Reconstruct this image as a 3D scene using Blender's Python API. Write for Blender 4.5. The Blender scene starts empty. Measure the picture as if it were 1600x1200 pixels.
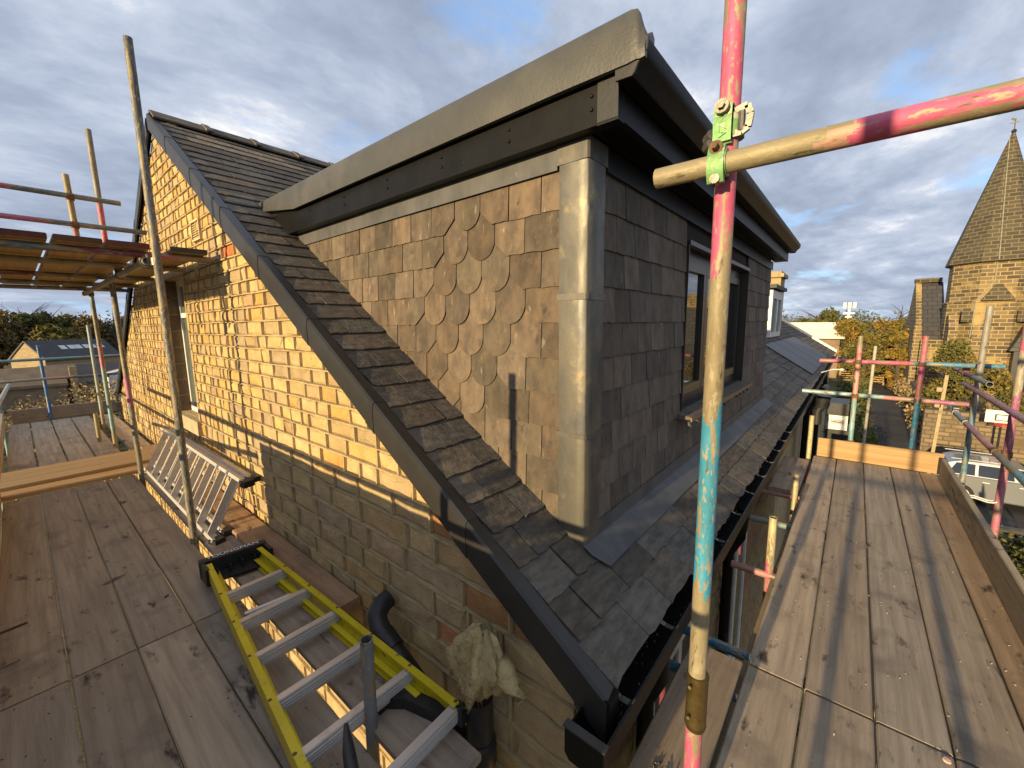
import bpy, math, random
import numpy as np
from mathutils import Vector, Matrix
random.seed(7); np.random.seed(7)
S = bpy.context.scene
col = S.collection
PI = math.pi

# ------------------------------------------------------------------ camera, sky, sun, exposure
CZ = 1.62
yaw, pitch, roll = math.radians(39.79), math.radians(-8.218), math.radians(-0.708)
fw = Vector((math.cos(yaw)*math.cos(pitch), math.sin(yaw)*math.cos(pitch), math.sin(pitch)))
rt0 = Vector((math.sin(yaw), -math.cos(yaw), 0)); up0 = rt0.cross(fw)
rt = rt0*math.cos(roll) + up0*math.sin(roll); up = up0*math.cos(roll) - rt0*math.sin(roll)
cam_d = bpy.data.cameras.new('camera'); cam = bpy.data.objects.new('camera', cam_d); col.objects.link(cam)
cam.matrix_world = Matrix(((rt.x, up.x, -fw.x, 0), (rt.y, up.y, -fw.y, 0), (rt.z, up.z, -fw.z, CZ), (0, 0, 0, 1)))
cam_d.sensor_width = 36; cam_d.lens = 641.6/1600*36; cam_d.clip_start = 0.02; cam_d.clip_end = 6000
S.camera = cam

SUN_EL = math.radians(10.5)
SD = Vector((1, -0.035, -math.tan(SUN_EL))).normalized()      # direction the light travels
w = bpy.data.worlds.new('World'); S.world = w; w.use_nodes = True
nt = w.node_tree; nt.nodes.clear()
def wn(t, **k):
    n = nt.nodes.new(t)
    for a, b in k.items(): setattr(n, a, b)
    return n
L = nt.links.new
out = wn('ShaderNodeOutputWorld'); bg = wn('ShaderNodeBackground'); bg.inputs[1].default_value = 0.15
sky = wn('ShaderNodeTexSky', sky_type='NISHITA', sun_disc=False, sun_elevation=SUN_EL, sun_rotation=math.atan2(-SD.x, -SD.y))
sky.air_density = 1.0; sky.dust_density = 0.6; sky.ozone_density = 2.0
tc = wn('ShaderNodeTexCoord'); sep = wn('ShaderNodeSeparateXYZ'); L(tc.outputs['Generated'], sep.inputs[0])
def wm(op, a, b=None, c=None):
    n = wn('ShaderNodeMath', operation=op)
    for i, v in enumerate((a, b, c)):
        if v is None: continue
        if isinstance(v, (int, float)): n.inputs[i].default_value = v
        else: L(v, n.inputs[i])
    return n.outputs[0]
zc = wm('ADD', wm('MAXIMUM', sep.outputs[2], 0.0), 0.16)
cx = wm('DIVIDE', sep.outputs[0], zc); cy = wm('DIVIDE', sep.outputs[1], zc)
cmb = wn('ShaderNodeCombineXYZ'); L(cx, cmb.inputs[0]); L(cy, cmb.inputs[1])
def wnoise(scale, detail, rough, off, dist=0.0, sx=1, sy=1, rz=0.6):
    mp = wn('ShaderNodeMapping'); L(cmb.outputs[0], mp.inputs[0]); mp.inputs['Location'].default_value = off
    mp.inputs['Scale'].default_value = (sx, sy, 1); mp.inputs['Rotation'].default_value = (0, 0, rz)
    n = wn('ShaderNodeTexNoise'); L(mp.outputs[0], n.inputs['Vector'])
    n.inputs['Scale'].default_value = scale; n.inputs['Detail'].default_value = detail
    n.inputs['Roughness'].default_value = rough; n.inputs['Distortion'].default_value = dist
    return n.outputs[0]
def wramp(v, stops):
    r = wn('ShaderNodeValToRGB'); L(v, r.inputs[0]); e = r.color_ramp.elements
    while len(e) < len(stops): e.new(0.5)
    for i, (p, c) in enumerate(stops):
        e[i].position = p; e[i].color = c if len(c) == 4 else (*c, 1)
    return r.outputs[0]
cover = wramp(wnoise(0.9, 9, 0.6, (2.9, 0.6, 0), 0.15, 1, 1.25), [(0.33, (0.0, 0.0, 0.0)), (0.43, (1, 1, 1))])
shade = wramp(wnoise(1.3, 9, 0.62, (7.3, -2.1, 0), 0.15, 1, 1.35),
              [(0.30, (1.30, 1.55, 2.05)), (0.46, (1.85, 2.15, 2.75)), (0.58, (2.6, 2.9, 3.5)), (0.72, (5.4, 5.2, 4.9))])
blue = wn('ShaderNodeMixRGB', blend_type='MIX'); blue.inputs[0].default_value = 0.62
L(sky.outputs[0], blue.inputs[1]); blue.inputs[2].default_value = (1.5, 2.7, 4.9, 1)
mixc = wn('ShaderNodeMixRGB'); L(cover, mixc.inputs[0]); L(blue.outputs[0], mixc.inputs[1]); L(shade, mixc.inputs[2])
L(mixc.outputs[0], bg.inputs[0]); L(bg.outputs[0], out.inputs[0])

sun_d = bpy.data.lights.new('sun', 'SUN'); sun_d.energy = 5.0; sun_d.angle = math.radians(0.55); sun_d.color = (1.0, 0.77, 0.43)
sun = bpy.data.objects.new('sun', sun_d); col.objects.link(sun)
sun.rotation_euler = SD.to_track_quat('-Z', 'Y').to_euler(); sun.location = (-20, 0, 20)
S.render.engine = 'CYCLES'
S.view_settings.view_transform = 'Standard'; S.view_settings.look = 'None'
S.view_settings.exposure = 0.64; S.view_settings.gamma = 1.0; S.view_settings.use_curve_mapping = False

# ------------------------------------------------------------------ helpers
def V(*a): return Vector(a)
class MB:
    def __init__(s): s.v = []; s.f = []; s.c = []
    def face(s, ids, c=(1, 1, 1)): s.f.append(tuple(ids)); s.c.append(c)
    def add(s, pts, faces, c=(1, 1, 1)):
        o = len(s.v); s.v += [tuple(p) for p in pts]
        for f in faces: s.face([o+i for i in f], c)
        return s
    def box(s, x0, x1, y0, y1, z0, z1, c=(1, 1, 1)):
        return s.add([(x0,y0,z0),(x1,y0,z0),(x1,y1,z0),(x0,y1,z0),(x0,y0,z1),(x1,y0,z1),(x1,y1,z1),(x0,y1,z1)],
                     [(0,3,2,1),(4,5,6,7),(0,1,5,4),(1,2,6,5),(2,3,7,6),(3,0,4,7)], c)
    def bar(s, a, b, wd, ht, upv=(0, 0, 1), c=(1, 1, 1), ch=0.0):
        a = Vector(a); b = Vector(b); d = (b-a).normalized(); u = Vector(upv); r = d.cross(u).normalized(); u = r.cross(d)
        w2, h2 = wd/2, ht/2
        if ch > 0: pr = [(-w2+ch,-h2),(w2-ch,-h2),(w2,-h2+ch),(w2,h2-ch),(w2-ch,h2),(-w2+ch,h2),(-w2,h2-ch),(-w2,-h2+ch)]
        else: pr = [(-w2,-h2),(w2,-h2),(w2,h2),(-w2,h2)]
        n = len(pr)
        pts = [a+r*p+u*q for p, q in pr] + [b+r*p+u*q for p, q in pr]
        return s.add(pts, [tuple(range(n))[::-1], tuple(range(n, 2*n))] + [(i, (i+1) % n, n+(i+1) % n, n+i) for i in range(n)], c)
    def ring(s, p, d, r, n, ref=None):
        d = Vector(d).normalized(); u = Vector((0, 0, 1)) if abs(d.z) < 0.9 else Vector((1, 0, 0))
        a = d.cross(u).normalized(); b = d.cross(a); o = len(s.v)
        for i in range(n):
            t = 2*PI*i/n; q = Vector(p)+a*(r*math.cos(t))+b*(r*math.sin(t)); s.v.append(tuple(q))
        return o
    def tube(s, path, r, n=14, c=(1, 1, 1), caps=True, hollow=0.0, cols=None):
        path = [Vector(p) for p in path]; m = len(path)
        rs = r if isinstance(r, (list, tuple)) else [r]*m
        ds = []
        for i in range(m):
            d = (path[min(i+1, m-1)]-path[max(i-1, 0)])
            ds.append(d if d.length > 1e-9 else Vector((0, 0, 1)))
        def skin(sub):
            o = [s.ring(path[i], ds[i], rs[i]-sub, n) for i in range(m)]
            for i in range(m-1):
                c_i = cols[i] if cols else c
                for k in range(n):
                    cc = c_i[k] if isinstance(c_i, list) else c_i
                    s.face((o[i]+k, o[i]+(k+1) % n, o[i+1]+(k+1) % n, o[i+1]+k), cc if not sub else tuple(x*0.5 for x in cc))
            return o
        o = skin(0)
        c0 = cols[0] if cols else c; c1 = cols[-1] if cols else c
        c0 = c0[0] if isinstance(c0, list) else c0; c1 = c1[0] if isinstance(c1, list) else c1
        if hollow:
            q = skin(hollow)
            for k in range(n):
                s.face((o[0]+k, o[0]+(k+1) % n, q[0]+(k+1) % n, q[0]+k), c0); s.face((o[-1]+k, o[-1]+(k+1) % n, q[-1]+(k+1) % n, q[-1]+k), c1)
        elif caps:
            s.face([o[0]+k for k in range(n)][::-1], c0); s.face([o[-1]+k for k in range(n)], c1)
        return s
    def extrude(s, prof, f0, f1, c=(1, 1, 1), caps=True, closed=True):
        n = len(prof); pts = [f0(p) for p in prof]+[f1(p) for p in prof]
        fs = [(i, (i+1) % n, n+(i+1) % n, n+i) for i in range(n if closed else n-1)]
        if caps: fs += [tuple(range(n))[::-1], tuple(range(n, 2*n))]
        return s.add(pts, fs, c)
    def sphere(s, p, r, n=8, m=6, c=(1, 1, 1), sc=(1, 1, 1)):
        o = len(s.v); P = Vector(p)
        for j in range(m+1):
            t = PI*j/m
            for i in range(n):
                a = 2*PI*i/n; s.v.append((P.x+r*sc[0]*math.sin(t)*math.cos(a), P.y+r*sc[1]*math.sin(t)*math.sin(a), P.z+r*sc[2]*math.cos(t)))
        for j in range(m):
            for i in range(n): s.face((o+j*n+i, o+j*n+(i+1) % n, o+(j+1)*n+(i+1) % n, o+(j+1)*n+i), c)
        return s
    def build(s, name, mat, parent=None, smooth=None, kind=None, loc=None, rot=None):
        me = bpy.data.meshes.new(name); me.from_pydata(s.v, [], s.f)
        at = me.attributes.new('col', 'FLOAT_COLOR', 'FACE')
        at.data.foreach_set('color', np.array([(*c, 1) for c in s.c], dtype=np.float32).ravel())
        me.materials.append(mat)
        if smooth:
            me.polygons.foreach_set('use_smooth', [True]*len(s.f)); me.set_sharp_from_angle(angle=math.radians(smooth))
        me.update()
        return put(name, me, parent, kind, loc, rot)
def put(name, me, parent=None, kind=None, loc=None, rot=None):
    o = bpy.data.objects.new(name, me); col.objects.link(o)
    if loc is not None: o.location = loc
    if rot is not None: o.rotation_euler = rot
    if parent is not None:
        o.parent = parent
        root = parent; off = Vector(root.location)
        while root.parent: root = root.parent; off = off + Vector(root.location)
        o.matrix_parent_inverse = Matrix.Translation(-Vector(off_of(parent)))
    if kind: o['kind'] = kind
    return o
def off_of(p):
    # world translation of a parent that is either an Empty at a base point or an identity mesh
    t = Vector(p.location)
    if p.parent: t = Vector((0, 0, 0)) if p.type == 'MESH' else t
    return t
def tag(o, label, cat, group=None):
    o['label'] = label; o['category'] = cat
    if group: o['group'] = group
    return o
def thing(name, label, cat, loc, group=None):
    o = bpy.data.objects.new(name, None); col.objects.link(o); o.location = loc; o.empty_display_size = 0.1
    return tag(o, label, cat, group)
def clip(poly, a, b, c):
    r = []
    for i in range(len(poly)):
        p, q = poly[i], poly[(i+1) % len(poly)]; dp = a*p[0]+b*p[1]+c; dq = a*q[0]+b*q[1]+c
        if dp >= 0: r.append(p)
        if (dp >= 0) != (dq >= 0):
            t = dp/(dp-dq); r.append((p[0]+(q[0]-p[0])*t, p[1]+(q[1]-p[1])*t))
    return r
def area(p): return abs(sum(p[i][0]*p[(i+1) % len(p)][1]-p[(i+1) % len(p)][0]*p[i][1] for i in range(len(p))))/2 if len(p) > 2 else 0
rnd = random.uniform

# ------------------------------------------------------------------ materials
def M(name, c1, c2=None, scale=4, stretch=(1, 1, 1), rough=0.8, metal=0.0, bump=0.25, bscale=40, bstretch=None, c3=None, s3=3, lo3=0.55, hi3=0.7,
      rv=0.0, lo=0.35, hi=0.65, spec=0.4, bdist=0.01, rough2=None, detail=8, coat=0.0, offs=True, c4=None, s4=8, st4=(1, 1, 1), lo4=0.6, hi4=0.66, wear=()):
    m = bpy.data.materials.new(name); m.use_nodes = True; t = m.node_tree; t.nodes.clear(); K = t.links.new
    def N(ty, **k):
        n = t.nodes.new(ty)
        for a, b in k.items(): setattr(n, a, b)
        return n
    o = N('ShaderNodeOutputMaterial'); p = N('ShaderNodeBsdfPrincipled'); K(p.outputs[0], o.inputs[0])
    tcn = N('ShaderNodeTexCoord'); oi = N('ShaderNodeObjectInfo')
    vec = tcn.outputs['Object']
    if offs:
        mul = N('ShaderNodeMath', operation='MULTIPLY'); K(oi.outputs['Random'], mul.inputs[0]); mul.inputs[1].default_value = 43.0
        ad = N('ShaderNodeVectorMath', operation='ADD'); K(vec, ad.inputs[0]); K(mul.outputs[0], ad.inputs[1]); vec = ad.outputs[0]
    def noise(sc, st, det=detail, ro=0.6):
        mp = N('ShaderNodeMapping'); K(vec, mp.inputs[0]); mp.inputs['Scale'].default_value = st
        n = N('ShaderNodeTexNoise'); K(mp.outputs[0], n.inputs['Vector']); n.inputs['Scale'].default_value = sc
        n.inputs['Detail'].default_value = det; n.inputs['Roughness'].default_value = ro
        return n.outputs[0]
    def ramp(v, a, b):
        r = N('ShaderNodeMapRange'); K(v, r.inputs[0]); r.inputs[1].default_value = a; r.inputs[2].default_value = b; return r.outputs[0]
    def mix(f, a, b, bl='MIX'):
        n = N('ShaderNodeMixRGB', blend_type=bl)
        for i, x in ((0, f), (1, a), (2, b)):
            if isinstance(x, (int, float)): n.inputs[i].default_value = x
            elif isinstance(x, tuple): n.inputs[i].default_value = (*x, 1)
            else: K(x, n.inputs[i])
        return n.outputs[0]
    base = c1
    n1 = noise(scale, stretch)
    if c2: base = mix(ramp(n1, lo, hi), c1, c2)
    if c3: base = mix(ramp(noise(s3, (1, 1, 1)), lo3, hi3), base, c3)
    if c4: base = mix(ramp(noise(s4, st4), lo4, hi4), base, c4)
    at = N('ShaderNodeAttribute', attribute_name='col')
    base = mix(1.0, base, at.outputs['Color'], 'MULTIPLY')
    for (wc, ws, wst, wlo, whi) in wear: base = mix(ramp(noise(ws, wst), wlo, whi), base, wc)
    if rv:
        mr = N('ShaderNodeMapRange'); K(oi.outputs['Random'], mr.inputs[0]); mr.inputs[3].default_value = 1-rv; mr.inputs[4].default_value = 1+rv
        base = mix(1.0, base, mr.outputs[0], 'MULTIPLY')
    K(base, p.inputs['Base Color']); p.inputs['Metallic'].default_value = metal; p.inputs['Specular IOR Level'].default_value = spec
    if coat: p.inputs['Coat Weight'].default_value = coat
    if rough2 is not None: K(mixv(N, K, ramp(n1, lo, hi), rough, rough2), p.inputs['Roughness'])
    else: p.inputs['Roughness'].default_value = rough
    if bump:
        b = N('ShaderNodeBump'); b.inputs['Strength'].default_value = bump; b.inputs['Distance'].default_value = bdist
        K(noise(bscale, bstretch or (1, 1, 1), 6), b.inputs['Height']); K(b.outputs[0], p.inputs['Normal'])
    return m
def mixv(N, K, f, a, b):
    r = N('ShaderNodeMapRange'); K(f, r.inputs[0]); r.inputs[3].default_value = a; r.inputs[4].default_value = b; return r.outputs[0]

m_stone = M('sandstone', (1.12, 1.10, 1.05), (0.86, 0.81, 0.73), 9, rough=0.9, bump=0.9, bscale=55, bdist=0.012, bstretch=(1, 1, 2), c3=(0.66, 0.56, 0.44), s3=6, lo3=0.62, hi3=0.75, c4=(0.45, 0.38, 0.31), s4=24, lo4=0.66, hi4=0.72)
m_mortar = M('lime_mortar', (0.46, 0.35, 0.185), (0.34, 0.26, 0.145), 14, rough=0.95, bump=0.7, bscale=90, c3=(0.24, 0.19, 0.13), s3=2.2, lo3=0.58, hi3=0.7)
m_roof = M('weathered_roof_slate', (0.135, 0.115, 0.09), (0.068, 0.06, 0.05), 11, (1, 3, 3), rough=0.78, bump=0.9, bscale=17, bdist=0.010, c3=(0.135, 0.108, 0.068), s3=9, lo3=0.6, hi3=0.75, c4=(0.3, 0.28, 0.24), s4=42, lo4=0.72, hi4=0.76, spec=0.25)
m_wslate = M('reclaimed_wall_slate', (0.155, 0.117, 0.082), (0.085, 0.067, 0.051), 9, (1.5, 1.5, 0.8), rough=0.85, bump=1.0, bscale=30, bstretch=(1, 1, 0.55), bdist=0.009, c3=(0.165, 0.12, 0.078), s3=16, lo3=0.52, hi3=0.7, c4=(0.27, 0.23, 0.18), s4=38, st4=(1, 1, 0.25), lo4=0.63, hi4=0.72, wear=(((0.05, 0.043, 0.035), 14, (1, 1, 0.6), 0.60, 0.72),), spec=0.3)
m_fslate = M('reclaimed_front_slate', (0.155, 0.125, 0.095), (0.088, 0.074, 0.06), 9, (1.5, 1.5, 0.8), rough=0.8, bump=1.0, bscale=30, bstretch=(1, 1, 0.5), bdist=0.009, c3=(0.15, 0.11, 0.078), s3=14, lo3=0.55, hi3=0.72, c4=(0.27, 0.24, 0.2), s4=34, st4=(1, 1, 0.25), lo4=0.66, hi4=0.74, spec=0.35)
m_back = M('dark_backing', (0.03, 0.026, 0.022), rough=0.95, bump=0)
m_lead = M('lead_sheet', (0.175, 0.158, 0.125), (0.10, 0.096, 0.088), 7, (1, 1, 0.45), rough=0.42, rough2=0.6, metal=0.6, bump=0.12, bscale=9, bdist=0.015, c3=(0.27, 0.215, 0.125), s3=9, lo3=0.58, hi3=0.74, c4=(0.09, 0.09, 0.09), s4=5, st4=(1, 1, 0.4), lo4=0.56, hi4=0.66)
m_leadg = M('grey_lead_flashing', (0.115, 0.113, 0.11), (0.068, 0.069, 0.07), 6, (1, 1, 0.6), rough=0.6, metal=0.25, bump=0.15, bscale=14, bdist=0.01, c3=(0.17, 0.16, 0.15), s3=12, lo3=0.64, hi3=0.74)
m_black = M('black_plastic', (0.006, 0.006, 0.0056), (0.010, 0.0095, 0.0085), 6, rough=0.42, bump=0.06, bscale=30, spec=0.15, c4=(0.16, 0.15, 0.13), s4=60, lo4=0.735, hi4=0.77)
m_verge = M('dry_verge_plastic', (0.022, 0.021, 0.019), (0.03, 0.028, 0.025), 6, rough=0.4, bump=0.08, bscale=60, spec=0.4, c4=(0.2, 0.18, 0.15), s4=80, lo4=0.735, hi4=0.77)
m_cap = M('fibreglass_kerb', (0.066, 0.064, 0.056), (0.052, 0.051, 0.046), 5, rough=0.45, bump=0.3, bscale=75, bdist=0.006, spec=0.45, c3=(0.085, 0.081, 0.068), s3=3, lo3=0.5, hi3=0.7)
m_tube = M('painted_galvanised_tube', (1.05, 1.05, 1.05), (0.72, 0.68, 0.62), 10, (1, 1, 0.35), rough=0.5, rough2=0.7, metal=0.2, bump=0.5, bscale=60, bdist=0.004, detail=10, wear=(((0.27, 0.22, 0.13), 34, (1, 1, 0.16), 0.535, 0.575), ((0.33, 0.28, 0.18), 85, (1, 1, 0.35), 0.56, 0.62), ((0.10, 0.075, 0.05), 40, (1, 1, 0.3), 0.61, 0.68)))
m_metal = M('galvanised_fitting', (0.20, 0.19, 0.165), (0.13, 0.115, 0.09), 30, rough=0.45, metal=0.7, bump=0.3, bscale=90, bdist=0.003)
m_rust = M('rusty_fitting', (0.20, 0.11, 0.05), (0.10, 0.06, 0.04), 30, rough=0.8, metal=0.2, bump=0.4, bscale=90, bdist=0.004)
m_green = M('green_painted_coupler', (0.13, 0.30, 0.10), (0.20, 0.33, 0.13), 25, rough=0.5, metal=0.2, bump=0.4, bscale=80, bdist=0.004, c4=(0.42, 0.40, 0.34), s4=40, lo4=0.56, hi4=0.62)
m_board = M('weathered_scaffold_board', (0.37, 0.308, 0.232), (0.25, 0.204, 0.152), 3.2, (0.5, 9, 9), rough=0.88, bump=0.6, bscale=16, bstretch=(0.5, 6, 6), bdist=0.006, c3=(0.165, 0.138, 0.112), s3=3.1, lo3=0.54, hi3=0.74, rv=0.12, c4=(0.055, 0.042, 0.036), s4=5.5, st4=(0.8, 2.0, 1), lo4=0.605, hi4=0.70, wear=(((0.07, 0.055, 0.045), 9, (0.25, 14, 1), 0.70, 0.74), ((0.45, 0.38, 0.29), 60, (1, 1, 1), 0.73, 0.76), ((0.09, 0.07, 0.055), 16, (2.2, 0.5, 1), 0.70, 0.75)))
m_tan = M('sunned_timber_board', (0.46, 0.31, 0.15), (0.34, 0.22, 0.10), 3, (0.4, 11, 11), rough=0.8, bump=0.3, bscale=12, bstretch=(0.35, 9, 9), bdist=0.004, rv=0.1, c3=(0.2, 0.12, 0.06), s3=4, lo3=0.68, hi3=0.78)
m_alu = M('aluminium', (0.66, 0.65, 0.62), (0.54, 0.52, 0.49), 12, (0.3, 4, 4), rough=0.42, metal=0.5, bump=0.15, bscale=60, bdist=0.002, c3=(0.42, 0.39, 0.36), s3=10, lo3=0.62, hi3=0.75)
m_yel = M('yellow_fibreglass', (0.62, 0.50, 0.012), (0.52, 0.41, 0.012), 5, rough=0.4, bump=0.15, bscale=80, bdist=0.002, spec=0.5, c4=(0.17, 0.14, 0.06), s4=22, lo4=0.62, hi4=0.70, wear=(((0.30, 0.26, 0.15), 60, (1, 1, 1), 0.62, 0.68),))
m_blk = M('black_moulded_plastic', (0.014, 0.014, 0.014), (0.03, 0.028, 0.027), 12, rough=0.42, bump=0.15, bscale=50, bdist=0.003, c4=(0.13, 0.12, 0.11), s4=16, lo4=0.69, hi4=0.74)
m_white = M('white_paint', (0.72, 0.71, 0.68), (0.6, 0.59, 0.56), 8, rough=0.45, bump=0.05)
m_bronze = M('dark_bronze_frame', (0.035, 0.031, 0.026), (0.045, 0.04, 0.033), 8, rough=0.35, bump=0.03, spec=0.5)
m_ochre = M('golden_timber_frame', (0.20, 0.135, 0.06), (0.15, 0.10, 0.045), 4, (1, 8, 8), rough=0.5, bump=0.1)
def glass(name, tint=(0.012, 0.013, 0.014)):
    m = bpy.data.materials.new(name); m.use_nodes = True; p = m.node_tree.nodes['Principled BSDF']
    p.inputs['Base Color'].default_value = (*tint, 1); p.inputs['Roughness'].default_value = 0.015; p.inputs['IOR'].default_value = 1.7
    p.inputs['Specular IOR Level'].default_value = 0.8
    return m
m_glass = glass('window_glass'); m_glass2 = glass('pale_glass', (0.10, 0.12, 0.09))
m_wool = M('mineral_wool', (0.52, 0.41, 0.20), (0.36, 0.27, 0.13), 14, (1, 1, 0.5), rough=1.0, bump=1.0, bscale=40, bdist=0.02)
m_tarmac = M('tarmac', (0.055, 0.048, 0.043), (0.035, 0.032, 0.03), 0.6, rough=0.9, bump=0.3, bscale=12, c3=(0.11, 0.085, 0.06), s3=0.35, lo3=0.55, hi3=0.7)
m_grass = M('grass', (0.05, 0.062, 0.022), (0.085, 0.078, 0.035), 0.5, rough=1, bump=0.8, bscale=6, bdist=0.1, c3=(0.12, 0.09, 0.05), s3=0.12, lo3=0.5, hi3=0.65)
m_dry = M('dry_plants', (0.33, 0.24, 0.11), (0.18, 0.13, 0.06), 0.6, rough=1, bump=0)
m_slateroof = M('distant_slate_roof', (0.06, 0.055, 0.055), (0.042, 0.04, 0.042), 2, rough=0.6, bump=0.3, bscale=9)
m_panel = M('dark_roof_panel', (0.05, 0.052, 0.056), (0.065, 0.066, 0.068), 3, rough=0.5, bump=0.1, bscale=20)
m_bark = M('bark', (0.09, 0.07, 0.05), (0.05, 0.04, 0.03), 6, (1, 1, 0.2), rough=1, bump=0.5, bscale=10)
def leafmat(name, c1, c2):
    m = M(name, c1, c2, 0.9, rough=0.75, bump=0, spec=0.2)
    p = next(n for n in m.node_tree.nodes if n.type == 'BSDF_PRINCIPLED')
    p.inputs['Subsurface Weight'].default_value = 0.0
    return m
m_lg = leafmat('dark_green_leaf', (0.12, 0.115, 0.03), (0.07, 0.075, 0.024)); m_lo = leafmat('autumn_gold_leaf', (0.25, 0.16, 0.03), (0.14, 0.115, 0.026))
m_lb = leafmat('autumn_brown_leaf', (0.22, 0.15, 0.055), (0.13, 0.10, 0.038)); m_ly = leafmat('olive_leaf', (0.18, 0.14, 0.032), (0.10, 0.095, 0.026))
def brickmat(name, c1, c2, mort, sc, bw=0.5, rh=0.25, blend=None, rot=(PI/2, 0, 0), rough=0.9):
    m = bpy.data.materials.new(name); m.use_nodes = True; t = m.node_tree; K = t.links.new; p = t.nodes['Principled BSDF']
    tcn = t.nodes.new('ShaderNodeTexCoord'); sp = t.nodes.new('ShaderNodeSeparateXYZ'); K(tcn.outputs['Object'], sp.inputs[0])
    # horizontal course direction of whichever face is being shaded
    ge = t.nodes.new('ShaderNodeNewGeometry'); cr = t.nodes.new('ShaderNodeVectorMath'); cr.operation = 'CROSS_PRODUCT'; K(ge.outputs['True Normal'], cr.inputs[0]); cr.inputs[1].default_value = (0, 0, 1)
    no = t.nodes.new('ShaderNodeVectorMath'); no.operation = 'NORMALIZE'; K(cr.outputs[0], no.inputs[0])
    ad = t.nodes.new('ShaderNodeVectorMath'); ad.operation = 'DOT_PRODUCT'; K(no.outputs[0], ad.inputs[0]); K(tcn.outputs['Object'], ad.inputs[1])
    cb = t.nodes.new('ShaderNodeCombineXYZ'); K(ad.outputs['Value'], cb.inputs[0]); K(sp.outputs[2], cb.inputs[1])
    br = t.nodes.new('ShaderNodeTexBrick'); K(cb.outputs[0], br.inputs['Vector'])
    br.inputs['Scale'].default_value = sc; br.inputs['Brick Width'].default_value = bw; br.inputs['Row Height'].default_value = rh
    br.inputs['Mortar Size'].default_value = 0.03; br.inputs['Bias'].default_value = -0.1; br.inputs['Mortar Smooth'].default_value = 0.2
    br.inputs['Color1'].default_value = (*c1, 1); br.inputs['Color2'].default_value = (*c2, 1); br.inputs['Mortar'].default_value = (*mort, 1)
    src = br.outputs['Color']
    if blend:
        n = t.nodes.new('ShaderNodeTexNoise'); K(tcn.outputs['Object'], n.inputs['Vector']); n.inputs['Scale'].default_value = blend[1]; n.inputs['Detail'].default_value = 8
        mr = t.nodes.new('ShaderNodeMapRange'); K(n.outputs[0], mr.inputs[0]); mr.inputs[1].default_value = 0.54; mr.inputs[2].default_value = 0.66
        mx = t.nodes.new('ShaderNodeMixRGB'); K(mr.outputs[0], mx.inputs[0]); K(src, mx.inputs[1]); mx.inputs[2].default_value = (*blend[0], 1); src = mx.outputs[0]
    K(src, p.inputs['Base Color']); p.inputs['Roughness'].default_value = rough
    b = t.nodes.new('ShaderNodeBump'); b.inputs['Strength'].default_value = 0.5; b.inputs['Distance'].default_value = 0.02; b.invert = True
    K(br.outputs['Fac'], b.inputs['Height']); K(b.outputs[0], p.inputs['Normal'])
    return m
m_church = brickmat('sooty_church_stone', (0.20, 0.145, 0.07), (0.05, 0.042, 0.03), (0.36, 0.26, 0.12), 1.0, 0.62, 0.27, ((0.38, 0.27, 0.11), 0.55))
m_spire = brickmat('spire_stone', (0.08, 0.066, 0.04), (0.042, 0.036, 0.026), (0.17, 0.135, 0.07), 1.0, 0.62, 0.27)
m_cslate = brickmat('church_roof_slate', (0.075, 0.068, 0.062), (0.05, 0.046, 0.045), (0.035, 0.03, 0.03), 1.0, 0.6, 0.35, rough=0.7)
m_bwall = brickmat('boundary_wall_stone', (0.24, 0.17, 0.09), (0.15, 0.11, 0.065), (0.10, 0.08, 0.055), 1.0, 0.42, 0.2, ((0.13, 0.09, 0.05), 0.7))
m_bldg = brickmat('honey_building_stone', (0.42, 0.31, 0.16), (0.33, 0.24, 0.12), (0.3, 0.23, 0.13), 1.0, 0.5, 0.2)
m_brown = M('brown_rendered_wall', (0.26, 0.19, 0.12), (0.18, 0.13, 0.085), 1.5, rough=0.95, bump=0)
m_carp = M('silver_car_paint', (0.24, 0.25, 0.26), rough=0.3, metal=0.5, bump=0, coat=0.6)
m_rub = M('tyre_rubber', (0.02, 0.02, 0.02), rough=0.85, bump=0)
m_red = M('red_paint', (0.5, 0.06, 0.03), rough=0.5, bump=0)
m_ink = M('white_lettering', (0.75, 0.74, 0.72), rough=0.6, bump=0); m_dink = M('dark_print', (0.05, 0.04, 0.04), rough=0.6, bump=0)

# ------------------------------------------------------------------ geometry constants
XG = 1.12            # gable wall face
RS, RB = 0.662, 0.06 # roof plane z = RS*y + RB
YR = 5.45; ZR = RS*YR+RB
XC, YF = 1.51, 0.865 # dormer cheek plane, dormer front plane
XE = 6.02            # dormer far end
GZ = -5.0            # ground level
def rz(y): return RS*y+RB
ang = math.atan(RS); ca, sa = math.cos(ang), math.sin(ang)

# ------------------------------------------------------------------ setting
def sheet(name, pts, mat):
    mb = MB(); mb.add(pts, [tuple(range(len(pts)))]); o = mb.build(name, mat); o['kind'] = 'structure'; return o
sheet('ground', [(-2500, -2500, GZ), (2500, -2500, GZ), (2500, 2500, GZ), (-2500, 2500, GZ)], m_grass)
sheet('lane', [(4, -0.6, GZ+0.01), (20, -0.6, GZ+0.01), (28, -0.6, GZ+0.012), (58, -0.9, GZ+0.012), (58, -3.3, GZ+0.012), (29, -3.0, GZ+0.012), (4, -3.6, GZ+0.012)], m_tarmac)
sheet('car_park', [(12, -16, GZ+0.004), (26.7, -16, GZ+0.004), (26.7, -3.0, GZ+0.004), (12, -3.6, GZ+0.004)], m_tarmac)

# ------------------------------------------------------------------ the house
house = thing('stone_house', 'honey stone gable-ended house with slate roof and slate-hung flat-roofed dormer', 'house', (1.12, 0.66, GZ))
def part(name, mb, mat, par=None, smooth=None, kind=None): return mb.build(name, mat, par or house, smooth, kind)

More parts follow.
